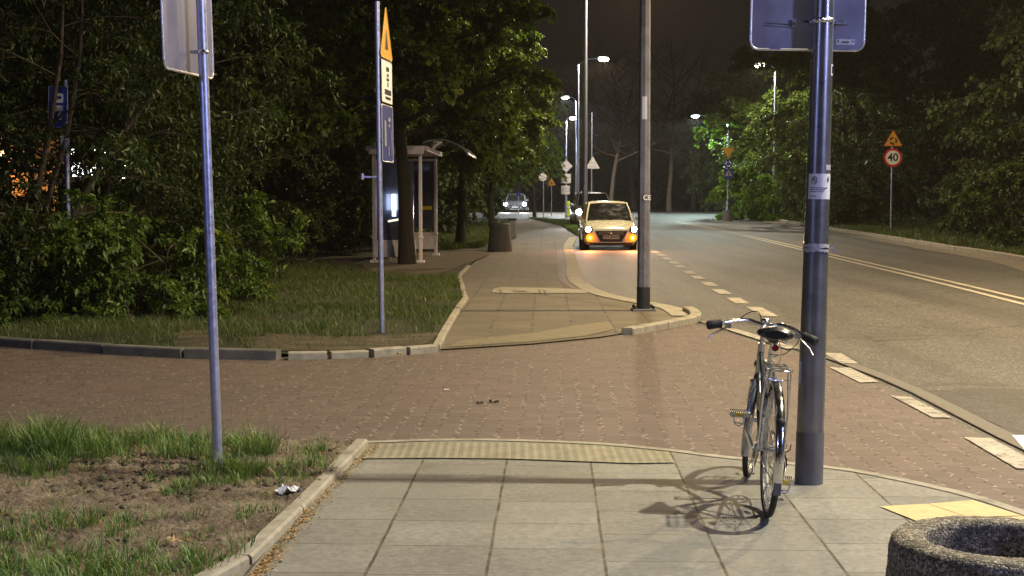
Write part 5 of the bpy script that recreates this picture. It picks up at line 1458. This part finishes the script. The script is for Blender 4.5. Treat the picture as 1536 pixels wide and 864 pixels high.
# carrier rack
zt = WR*2+0.085; mb = MB()
for x in (-0.055, -0.018, 0.018, 0.055): mb.tube([(x, 0.16, zt), (x, -0.02, zt), (x, -0.15, zt)], 0.0032, 6)
mb.tube([(-0.055, 0.16, zt), (-0.06, -0.14, zt), (-0.05, -0.165, zt), (0.05, -0.165, zt), (0.06, -0.14, zt), (0.055, 0.16, zt)], 0.0042, 8)
for y in (0.12, 0.04, -0.05, -0.13): mb.tube([(-0.058, y, zt), (0.058, y, zt)], 0.0032, 6)
mb.tube([(-0.05, -0.165, zt), (-0.05, -0.17, zt-0.045), (0.05, -0.17, zt-0.045), (0.05, -0.165, zt)], 0.0035, 6)
for s in (-1, 1):
    mb.tube([(s*0.058, -0.10, zt), (s*0.068, -0.05, zt-0.2), (s*0.066, 0, WR+0.005)], 0.0035, 6)
    mb.tube([(s*0.058, 0.02, zt), (s*0.068, 0.01, zt-0.2), (s*0.066, 0, WR+0.005)], 0.0035, 6)
    mb.tube([(s*0.03, 0.16, zt), (s*0.02, 0.24, zt-0.02)], 0.0035, 6)
rk = mb.build('rack', MT['chrome'], bike)
mb = MB(); mb.tube([(-0.03, 0.15, zt+0.004), (-0.032, 0.11, zt+0.07), (-0.015, 0.09, zt+0.11), (0.015, 0.09, zt+0.11), (0.032, 0.11, zt+0.07), (0.03, 0.15, zt+0.004)], 0.0038, 8)
mb.tube([(-0.028, 0.12, zt+0.05), (0.028, 0.12, zt+0.05)], 0.003, 6); mb.build('spring_clamp', MT['chrome'], rk)
MB().cyl((0, 0.12, zt+0.085), (0, 0.145, zt+0.085), 0.018, n=18).build('tail_light', MT['red_lens'], bike)
# cranks, pedals, chainring, chain guard
mb = MB(); mb.lathe([(0.07, -0.0015), (0.092, -0.0015), (0.095, 0.0), (0.092, 0.0015), (0.07, 0.0015)], 44, axis='x', c=bb_+Vector((0.048, 0, 0)), closed=True)
for k in range(5):
    a = k*2*math.pi/5; mb.box(bb_+Vector((0.048, 0.045*math.cos(a), 0.045*math.sin(a))), (0.004, 0.075, 0.014), Matrix.Rotation(a, 3, 'X'))
mb.build('chainring', MT['alu'], bike)
mb = MB(); mb.tube([bb_+Vector((0.048, 0, 0.094)), Vector((0.048, 0.2, 0.375)), rh+Vector((0.048, 0, 0.035)), rh+Vector((0.048, -0.035, 0)), rh+Vector((0.048, 0, -0.035)), Vector((0.048, 0.04, 0.20)), Vector((0.048, 0.25, 0.19)), bb_+Vector((0.048, 0, -0.094))], 0.0045, 6)
mb.build('chain', MT['rubber'], bike)
mb = MB(); mb.lathe([(0.02, -0.004), (0.038, -0.003), (0.038, 0.003), (0.02, 0.004)], 22, axis='x', c=rh+Vector((0.046, 0, 0)), closed=True)
mb.box((0.07, 0.0, 0.275), (0.02, 0.035, 0.06)); mb.tube([(0.066, 0, 0.32), (0.078, -0.012, 0.27), (0.07, 0.03, 0.215)], 0.007, 6); mb.cyl((0.055, 0.03, 0.215), (0.075, 0.03, 0.215), 0.024, n=12); mb.cyl((0.055, 0.0, 0.262), (0.075, 0.0, 0.262), 0.022, n=12)
mb.tube([(0.07, 0.0, 0.33), (0.092, -0.005, 0.345), (0.095, -0.01, 0.375)], 0.003, 5)
mb.build('derailleur', MT['black_paint'], bike)
CRK = R(3)
for s, up in ((-1, 1), (1, -1)):
    e = bb_+Vector((s*0.068, up*0.17*math.sin(CRK), up*0.17*math.cos(CRK)))
    mb = MB(); mb.tube([bb_+Vector((s*0.052, 0, 0)), bb_+Vector((s*0.056, 0, 0))+(e-bb_)*0.5-Vector((s*0.034, 0, 0))*1.0+Vector((s*0.03, 0, 0)), e], [0.013, 0.011, 0.010], 8); mb.build('crank', MT['chrome'], bike)
    pd = MB(); c = e+Vector((s*0.062, 0, 0))
    pd.cyl(e, e+Vector((s*0.105, 0, 0)), 0.011, n=12)
    for dy in (-0.034, 0.034): pd.box(c+Vector((0, dy, 0)), (0.092, 0.010, 0.026))
    for dx in (-0.045, 0.045): pd.box(c+Vector((dx, 0, 0)), (0.006, 0.072, 0.022))
    po = pd.build('pedal', MT['alu'], bike, bevel=.002)
    tt = MB()
    for i in range(9): 
        for dy in (-0.034, 0.034): tt.box(c+Vector((-0.042+i*0.0105, dy, 0.016)), (0.005, 0.010, 0.008))
    tt.build('pedal_teeth', MT['black_paint'], po)
    tt = MB(); tt.box(c+Vector((0, -0.041, 0.0)), (0.045, 0.004, 0.016)); tt.build('pedal_reflector', MT['yellow_lens'], po)
    cl = MB(); cl.tube([c+Vector((-0.03, -0.03, -0.012)), c+Vector((-0.022, -0.03, -0.05)), c+Vector((0.0, -0.03, -0.062)), c+Vector((0.022, -0.03, -0.05)), c+Vector((0.03, -0.03, -0.012))], 0.0035, 6); cl.tube([c+Vector((-0.022, -0.03, -0.045)), c+Vector((0.022, -0.03, -0.045))], 0.003, 6)
    cl.build('toe_clip', MT['galv'], po)
# fork
mb = MB()
crown = hb-axis_d*0.03
for s in (-1, 1):
    mb.tube([S(crown+Vector((s*0.028, 0, 0))), S(crown+Vector((s*0.040, 0.03, -0.06))), S((crown+fh)/2+Vector((s*0.048, -0.015, 0.0))), S(fh+Vector((s*0.052, -0.022, 0.07))), S(fh+Vector((s*0.052, 0, 0)))], [0.011, 0.011, 0.010, 0.008, 0.007], 8)
mb.tube([S(crown+Vector((-0.04, 0, 0))), S(crown+Vector((0.04, 0, 0)))], 0.014, 8)
mb.tube([S(crown), S(hb)], 0.015, 10)
mb.build('fork', MT['chrome'], bike)
# stem and handlebar
stem_top = ht+axis_d*0.11
mb = MB(); mb.tube([S(ht), S(stem_top), S(stem_top+Vector((0, 0.03, 0.012))), S(stem_top+Vector((0, 0.07, 0.012)))], [0.0115, 0.012, 0.013, 0.014], 10)
mb.cyl(S(stem_top+Vector((-0.022, 0.07, 0.012))), S(stem_top+Vector((0.022, 0.07, 0.012))), 0.018, n=14); mb.build('stem', MT['alu'], bike)
hc = stem_top+Vector((0, 0.07, 0.012))
bar = [(-0.275, -0.12, -0.032), (-0.225, -0.10, -0.016), (-0.17, -0.06, 0.002), (-0.10, -0.015, 0.014), (-0.045, 0, 0.004), (0, 0, 0), (0.045, 0, 0.004), (0.10, -0.015, 0.014), (0.17, -0.06, 0.002), (0.225, -0.10, -0.016), (0.275, -0.12, -0.032)]
hbpts = [S(hc+p) for p in smooth_line([Vector(b) for b in bar], 4)]
hbar = MB().tube(hbpts, 0.0128, 12).build('handlebar', MT['chrome'], bike)
for s in (-1, 1):
    p0, p1 = Vector((s*0.228, -0.101, -0.018)), Vector((s*0.300, -0.131, -0.038))
    mid = (p0+p1)/2
    g = MB(); g.tube([S(hc+p0), S(hc+p0.lerp(p1, .15)), S(hc+p0.lerp(p1, .5)), S(hc+p0.lerp(p1, .92)), S(hc+p1)], [0.025, 0.023, 0.025, 0.026, 0.02], 12); g.build('grip', MT['rubber'], hbar)
    lv = MB(); q = Vector((s*0.19, -0.09, -0.008)); lv.box(S(hc+q+Vector((0, 0.0, -0.016))), (0.03, 0.035, 0.03))
    lv.tube([S(hc+q+Vector((0, 0.02, -0.02))), S(hc+q+Vector((s*0.03, 0.03, -0.045))), S(hc+q+Vector((s*0.075, -0.0, -0.075))), S(hc+q+Vector((s*0.10, -0.03, -0.105)))], [0.006, 0.0055, 0.005, 0.004], 8)
    lv.build('brake_lever', MT['alu'], hbar)
mb = MB(); q = Vector((-0.19, -0.07, -0.01))
mb.tube([S(hc+q), S(hc+Vector((-0.15, 0.03, 0.0))), S(hc+Vector((-0.10, 0.06, 0.065))), S(hc+Vector((-0.045, 0.07, 0.07))), S(hc+Vector((-0.02, 0.05, 0.0))), S(hb+Vector((-0.01, 0.05, 0.0)))][0:0] or
        smooth_line([S(hc+q), S(hc+Vector((-0.155, 0.02, 0.01))), S(hc+Vector((-0.10, 0.06, 0.055))), S(hc+Vector((-0.055, 0.07, 0.06))), S(hc+Vector((-0.03, 0.06, 0.0))), S(hb+Vector((0, 0.06, 0.03)))], 5), 0.0026, 6)
mb.build('brake_cable', MT['rubber'], bike)
mb = MB(); mb.tube(smooth_line([S(hc+Vector((0.20, -0.07, -0.02))), S(hc+Vector((0.19, -0.02, -0.07))), S(hc+Vector((0.13, 0.0, -0.14))), S(hc+Vector((0.07, -0.02, -0.175))), Vector((0.02, 0.6, 0.60))], 5), 0.0026, 6)
mb.build('brake_cable', MT['rubber'], bike)
MB().lathe([(0.0, 0.0), (0.024, 0.001), (0.026, 0.014), (0.018, 0.024), (0.0, 0.028)], 18, (0, 0, 0)).build('bell', MT['chrome'], hbar).location = S(hc+Vector((0.0, -0.005, 0.012)))
mb = MB(); mb.lathe([(0.0, 0.0), (0.02, 0.005), (0.034, 0.04), (0.036, 0.05), (0.0, 0.055)], 20, axis='y'); o = mb.build('headlight', MT['chrome'], bike); o.location = S(hb+Vector((0, 0.06, 0.06))); o.rotation_euler = (R(180), 0, 0)
# brake calipers, bottle dynamo, kickstand
for T_, c in ((S, crown+Vector((0, 0.035, -0.005))), (lambda p: Vector(p), Vector((0, 0.115, WR*2+0.0)))):
    mb = MB()
    for s in (-1, 1): mb.tube([T_(c+Vector((0, 0, 0.02))), T_(c+Vector((s*0.04, 0, 0.0))), T_(c+Vector((s*0.036, 0, -0.05))), T_(c+Vector((s*0.018, 0, -0.06)))], 0.005, 6)
    mb.build('brake_caliper', MT['alu'], bike)
mb = MB(); mb.cyl((-0.062, 0.10, 0.52), (-0.062, 0.10, 0.61), 0.014, n=12); mb.build('dynamo', MT['chrome'], bike)
MB().tube([bb_+Vector((-0.04, -0.05, 0.0)), bb_+Vector((-0.06, -0.2, -0.06)), bb_+Vector((-0.065, -0.29, -0.09))], 0.007, 8).build('kickstand', MT['alu'], bike)
wrap = MB().cyl((0.0, -0.0, 0), (0, 0, 0.0001), 0.0001, n=3) if 0 else None

# ------------------------------------------------------------------ cars
MT['car_cream'] = pm('cream car paint', (0.80, 0.77, 0.58), 0.25, 0.0, var=0.03, bmp=0, coat=0.7)
MT['car_dark'] = pm('dark car paint', (0.05, 0.055, 0.07), 0.22, 0.3, var=0.03, bmp=0, coat=0.7)
MT['car_silver'] = pm('silver car paint', (0.32, 0.33, 0.36), 0.25, 0.5, var=0.03, bmp=0, coat=0.7)
MT['car_glass'] = pm('dark car glass', (0.015, 0.016, 0.018), 0.08, 0.0, var=0.2, bmp=0, coat=0.5)
MT['black_plastic'] = pm('black grille plastic', (0.012, 0.012, 0.012), 0.45)
MT['brown_grille'] = pm('dark grille', (0.025, 0.015, 0.012), 0.4)
def car(label, loc, rz, paint, W=1.70, L=3.75, H=1.52, lamp=(1, .95, .85), lamp_e=25, fog=None, plate='', suv=0.0, group='cars with their lights on', drive=True, spot=400):
    """front towards -Y, origin on the ground under the front bumper centre"""
    root = thing('car', label, 'car', loc, (0, 0, rz), group=group)
    hw = W/2
    # body sections: y, half-width, top z, bottom z, side bulge z
    def section(y, hwid, zt_, zb, zmid, edge):
        return [(-hwid*0.86, y, zb), (-hwid*0.98, y, zb+0.10), (-hwid, y, zmid), (-hwid*0.97, y, zt_-edge), (-hwid*0.84, y, zt_-edge*0.25), (-hwid*0.45, y, zt_), (0, y, zt_+0.01),
                (hwid*0.45, y, zt_), (hwid*0.84, y, zt_-edge*0.25), (hwid*0.97, y, zt_-edge), (hwid, y, zmid), (hwid*0.98, y, zb+0.10), (hwid*0.86, y, zb)]
    belt = 0.93+suv; hood0 = 0.72+suv*0.8
    secs = [(-0.0, hw*0.84, hood0-0.13, 0.22, 0.42, 0.06), (0.05, hw*0.93, hood0-0.05, 0.19, 0.45, 0.08), (0.18, hw*0.98, hood0+0.02, 0.17, 0.5, 0.10), (0.5, hw, hood0+0.13, 0.17, 0.55, 0.12), (0.95, hw, belt+0.03, 0.17, 0.58, 0.12),
            (1.6, hw, belt+0.01, 0.17, 0.6, 0.05), (2.6, hw, belt+0.02, 0.17, 0.6, 0.05), (3.3, hw, belt+0.04, 0.17, 0.6, 0.06), (L-0.12, hw*0.96, belt+0.0, 0.2, 0.6, 0.1), (L, hw*0.88, belt-0.15, 0.28, 0.55, 0.12)]
    k = 13; vs = [p for s_ in secs for p in section(*s_)]; mb = MB()
    mb._add(vs, [(i*k+j, i*k+j+1, (i+1)*k+j+1, (i+1)*k+j) for i in range(len(secs)-1) for j in range(k-1)], True)
    mb._add(vs[:k], [tuple(range(k))], True); mb._add(vs[-k:], [tuple(range(k))[::-1]])
    mb._add([vs[i*k] for i in range(len(secs))]+[vs[i*k+k-1] for i in range(len(secs))], [(i, i+1, len(secs)+i+1, len(secs)+i) for i in range(len(secs)-1)])
    body = mb.build('body', paint, root)
    # greenhouse: roof with pillars, windscreen between
    zr = H; b0, b1 = hw*0.88, hw*0.70
    ws0, ws1, re1, re0 = 0.92, 1.55, 3.25, 3.65
    zb_ = belt
    A0, A1 = (-b0, ws0, zb_), (b0, ws0, zb_)
    mb = MB()
    roof_pts = []
    for y, wd, z in ((ws1-0.04, b1, zr-0.07), (ws1+0.12, b1*1.0, zr-0.02), (2.2, b1*1.02, zr), (2.9, b1*1.0, zr-0.015), (re1, b1*0.95, zr-0.08)):
        roof_pts.append([(-wd*1.03, y, z-0.05), (-wd*0.96, y, z-0.01), (-wd*0.5, y, z+0.012), (0, y, z+0.018), (wd*0.5, y, z+0.012), (wd*0.96, y, z-0.01), (wd*1.03, y, z-0.05)])
    vs = [p for r_ in roof_pts for p in r_]
    mb._add(vs, [(i*7+j, i*7+j+1, (i+1)*7+j+1, (i+1)*7+j) for i in range(4) for j in range(6)], True)
    mb.build('roof', paint, body)
    for s in (-1, 1):
        mb = MB()
        mb.tube([(s*b0*0.99, ws0-0.05, zb_-0.03), (s*(b0+b1)/2*1.01, (ws0+ws1)/2-0.02, (zb_+zr)/2), (s*b1*1.01, ws1, zr-0.06)], 0.035, 6); mb.build('pillar', paint, body); mb = MB()
        mb.tube([(s*b0*1.0, 2.45, zb_-0.02), (s*b1*1.02, 2.4, zr-0.05)], 0.035, 6); mb.build('pillar', paint, body); mb = MB()
        mb.tube([(s*b0, re0-0.05, zb_), (s*b1*0.98, re1, zr-0.08)], 0.06, 6); mb.build('pillar', paint, body)
    mb = MB(); mb._add([(-b0, ws0, zb_), (0, ws0-0.07, zb_), (b0, ws0, zb_), (b1, ws1, zr-0.07), (0, ws1-0.05, zr-0.055), (-b1, ws1, zr-0.07)], [(0, 1, 4, 5), (1, 2, 3, 4)], True)
    wsn = mb.build('windscreen', MT['car_glass'], body)
    mb = MB(); mb.tube([(-b0*.9, ws0-0.03, zb_+0.015), (-0.1, ws0-0.07, zb_+0.06)], 0.008, 5); mb.tube([(0.0, ws0-0.07, zb_+0.015), (b0*.6, ws0-0.01, zb_+0.06)], 0.008, 5); mb.build('wiper', MT['black_plastic'], wsn)
    mb = MB(); mb.box((0, ws1-0.07, zr-0.15), (0.24, 0.03, 0.07)); mb.build('interior_mirror', MT['black_plastic'], wsn)
    mb = MB()
    for s in (-1, 1):
        mb._add([(s*b0*0.985, ws0+0.05, zb_), (s*b0*0.985, re0-0.1, zb_), (s*b1*1.0, re1, zr-0.09), (s*b1*1.0, ws1+0.03, zr-0.07)], [(0, 1, 2, 3)])
    mb._add([(-b0, re0, zb_), (b0, re0, zb_), (b1, re1+.02, zr-0.09), (-b1, re1+.02, zr-0.09)], [(0, 1, 2, 3)])
    mb.build('side_window', MT['car_glass'], body)
    for s in (-1, 1):
        m2 = MB(); m2.box((s*(hw+0.09), ws0+0.15, zb_+0.07), (0.16, 0.09, 0.12)); m2.box((s*(hw-0.02), ws0+0.17, zb_+0.04), (0.1, 0.03, 0.03)); m2.build('wing_mirror', paint, body, bevel=.02)
    # grille, bumper line, plate
    gw = hw*0.55
    mb = MB(); mb.prism([(-gw*1.12, hood0-0.10), (gw*1.12, hood0-0.10), (gw*0.72, 0.27), (-gw*0.72, 0.27)], 0.06, Matrix.Translation((0, -0.035, 0))); gr = mb.build('grille', MT['brown_grille'], body)
    mb = MB(); mb.tube([(-gw*1.14, -0.045, hood0-0.10), (-gw*0.74, -0.05, 0.255), (gw*0.74, -0.05, 0.255), (gw*1.14, -0.045, hood0-0.10)], 0.02, 6)
    for z in (0.52, 0.58): mb.box((0, -0.04, z), (gw*1.7, 0.02, 0.012))
    mb.build('grille_trim', MT['white'], gr)
    mb = MB(); mb.box((0, 0.02, 0.20), (W*0.8, 0.12, 0.10)); mb.build('lower_bumper', MT['black_plastic'], body, bevel=.02)
    for s in (-1, 1):
        m2 = MB(); m2.lathe([(0.0, 0.0), (0.10, 0.0), (0.12, 0.03)], 16, axis='y', c=(s*(hw-0.17), -0.0, 0.40)); m2.build('fog_lamp_recess', MT['black_plastic'], body)
    mb = MB(); mb.box((0, -0.052, 0.42), (0.52, 0.012, 0.115)); pt = mb.build('number_plate', MT['white'], body)
    if plate: text_mesh(plate, 0.115, MT['black'], 'plate_number', pt, (0.0, -0.060, 0.42), (R(90), 0, 0), 0.001, 0.95)
    mb = MB(); mb.lathe([(0.0, -0.01), (0.035, -0.008), (0.045, 0.0)], 16, axis='y', c=(0, -0.045, hood0-0.17)); mb.build('badge', MT['chrome'], body)
    for s in (-1, 1):
        hx = s*(hw-0.13)
        m2 = MB(); m2.prism(rounded(0.25, 0.17, 0.06, cx=hx-s*.02, cz=hood0-0.06), 0.16, Matrix.Translation((0, -0.03, 0))); hl = m2.build('headlight', MT['car_glass'], root)
        m2 = MB(); m2.lathe([(0.0, 0.012), (0.06 if fog else .09, 0.008), (0.085 if fog else .13, 0.0)], 18, axis='y', c=(hx, -0.035, hood0-0.05)); m2.build('bulb', emis('headlamp glow', lamp, lamp_e), hl)
        if spot: lamp_light(root, (hx, -0.10, hood0-0.05), spot, lamp, 0.05, 95, tilt=(R(-80), 0, 0), blend=0.8, name='headlight_beam')
        if fog:
            m2 = MB(); m2.lathe([(0.0, 0.03), (0.085, 0.02), (0.125, 0.0)], 18, axis='y', c=(s*(hw-0.18), -0.085, 0.40)); m2.build('fog_lamp', emis('amber glow', (1, .20, .008), 2.6), root); MB().lathe([(0.0, 0.012), (0.035, 0.005), (0.045, -0.03)], 14, axis='y', c=(s*(hw-0.18), -0.113, 0.40)).build('lamp_bulb', emis('amber bulb', (1, .40, .06), 22), bpy.data.objects[root.children[-1].name] if 0 else root)
            l = bpy.data.lights.new('amber_light', 'SPOT'); l.spot_size = R(150); l.spot_blend = .6; l.energy = 170; l.color = (1, .20, .01); l.shadow_soft_size = .06
            lo = bpy.data.objects.new('amber_light', l); COL.objects.link(lo); lo.parent = root; lo.location = (s*(hw-0.18), -0.16, 0.40); lo.rotation_euler = (R(-48), 0, 0)
    # wheels
    for s in (-1, 1):
        for y in (0.72, L-0.68):
            m2 = MB(); x0 = s*(hw-0.2); x1 = s*(hw+0.005)
            m2.lathe([(0.17, 0), (0.29, 0.0), (0.305, 0.03), (0.305, 0.17), (0.29, 0.2), (0.19, 0.2)], 26, axis='x', c=(min(x0, x1), y, 0.305)); wh = m2.build('wheel', MT['rubber'], root)
            m2 = MB(); m2.lathe([(0.0, 0), (0.19, 0.0), (0.19, 0.03)], 20, axis='x', c=(x1-s*0.015, y, 0.305))
            m2.build('rim', MT['alu'], wh)
    return root
car('cream hatchback parked in the lay-by with headlights and amber lamps lit', G(916.5, 375.5, 0.0)+Vector((0, 0, 0)), 0, MT['car_cream'], W=1.72, H=1.56, lamp_e=60, fog=(1, .33, .03), plate='WX 84420', spot=30)
car('dark off-road car behind the cream hatchback, one bright headlight showing', gY(893, 67), R(2), MT['car_silver'], W=1.85, H=1.72, L=4.4, suv=.12, lamp_e=90, plate='', spot=300)
car('oncoming car with two bright headlights at the far left of the roundabout', gY(772.5, 112), R(-3), MT['car_silver'], W=1.75, H=1.5, L=4.2, lamp_e=90, lamp=(1, .96, .9), spot=500)

# ------------------------------------------------------------------ building with lit windows behind the shrubs
bx = gY(-40, 40)
root = thing('low_building', 'low building with lit windows behind the left shrubs', 'building', Vector((-13.3, 40, 0)))
mb = MB(); mb.box((0, 2, 1.75), (7.5, 4, 3.5)); wl_ = mb.build('wall', MT['wall'], root)
MB().box((0, 2, 3.58), (7.9, 4.4, 0.15)).build('roof', MT['kerb_dark'], root)
we = emis('lit window', (0.85, 0.93, 1.0), 14); wo = emis('amber facade glow', (1.0, 0.45, 0.12), 0.3)
for x in (1.0, 1.55, 2.1):
    for z, hh in ((2.95, 0.16), (2.42, 0.42)):
        f = MB().box((x, -0.02, z), (0.5, 0.05, hh+0.08)).build('window', MT['shelter'], root)
        MB().box((x, -0.055, z), (0.44, 0.02, hh)).build('pane', we, f)
for x in (-1.5, -0.7, 0.1):
    f = MB().box((x, -0.02, 1.9), (0.6, 0.05, 1.3)).build('window', MT['shelter'], root)
    MB().box((x, -0.055, 1.9), (0.52, 0.02, 1.2)).build('pane', wo, f)  # glowing panes stand in for the amber-lit facade
l = bpy.data.lights.new('wall_lamp_light', 'POINT'); l.energy = 60; l.color = (1, .5, .2); l.shadow_soft_size = .1
wlp = thing('wall_lamp', 'amber wall lamp on the low building behind the left shrubs', 'lamp', (-14.4, 39.6, 2.9))
MB().lathe([(0, -.1), (.1, -.06), (.1, .06), (0, .1)], 14).build('globe', emis('amber lamp', (1, .55, .2), 15), wlp)
MB().box((0, .2, .1), (.04, .4, .04)).build('bracket', MT['galv'], wlp)
lo = bpy.data.objects.new('wall_lamp_light', l); COL.objects.link(lo); lo.parent = wlp; lo.location = (0, -.3, 0)

# ------------------------------------------------------------------ litter and small bits
def crumple(name, loc, size, mat, label, cat, seed, flat=.35):
    rd = random.Random(seed); bm = bmesh.new(); bmesh.ops.create_grid(bm, x_segments=7, y_segments=5, size=size/2)
    for v in bm.verts:
        v.co.y *= .55; v.co.z = abs(rd.gauss(0, size*flat*.4)); v.co.x += rd.gauss(0, size*.04); v.co.y += rd.gauss(0, size*.04)
    me = bpy.data.meshes.new(name); bm.to_mesh(me); bm.free(); me.materials.append(mat)
    o = bpy.data.objects.new(name, me); COL.objects.link(o); o.location = loc; o.rotation_euler = (0, 0, rd.uniform(0, 6))
    md = o.modifiers.new('s', 'SOLIDIFY'); md.thickness = .0015
    return tag(o, label, cat)
q = G(432, 738, 0.055); o = crumple('paper_scrap', q, .13, MT['white'], 'crumpled white paper scrap on the earth beside the near kerb', 'litter', 3); o.rotation_euler = (0, 0, R(40))
crumple('dry_leaf', G(263, 811, .055), .08, MT['debris'], 'pale curled dry leaf on the bare earth patch at lower left', 'leaf', 4)
crumple('dry_leaf', G(670, 585, .01), .045, MT['white'], 'tiny bright scrap on the red driveway left of centre', 'litter', 6)
crumple('dry_leaf', G(741, 603, .01), .07, MT['brown_grille'], 'dark dead leaf on the middle of the red driveway', 'leaf', 7)
crumple('dry_leaf', G(720, 605, .01), .05, MT['brown_grille'], 'small dark leaf scrap left of the larger one on the driveway', 'leaf', 8)
crumple('dry_leaf', G(600, 532, .085), .09, MT['debris'], 'curled dry leaf on the broken kerb stones', 'leaf', 9)

# ------------------------------------------------------------------ added haze volume, lifts the dark distance and glows round lamps
m = bpy.data.materials.new('glow haze'); m.use_nodes = True; nt = m.node_tree
nt.nodes.remove(nt.nodes['Principled BSDF'])
pv = nt.nodes.new('ShaderNodeVolumePrincipled'); pv.inputs['Density'].default_value = 0.00026; pv.inputs['Color'].default_value = (0.95, 0.88, 0.80, 1)
pv.inputs['Anisotropy'].default_value = 0.3
nt.links.new(pv.outputs[0], nt.nodes['Material Output'].inputs['Volume'])
hz = MB().box((0, 100, 14), (260, 270, 31)).build('haze', m); tag(hz, 'added thin haze that lifts the darks and glows around the street lamps', 'haze', kind='stuff')
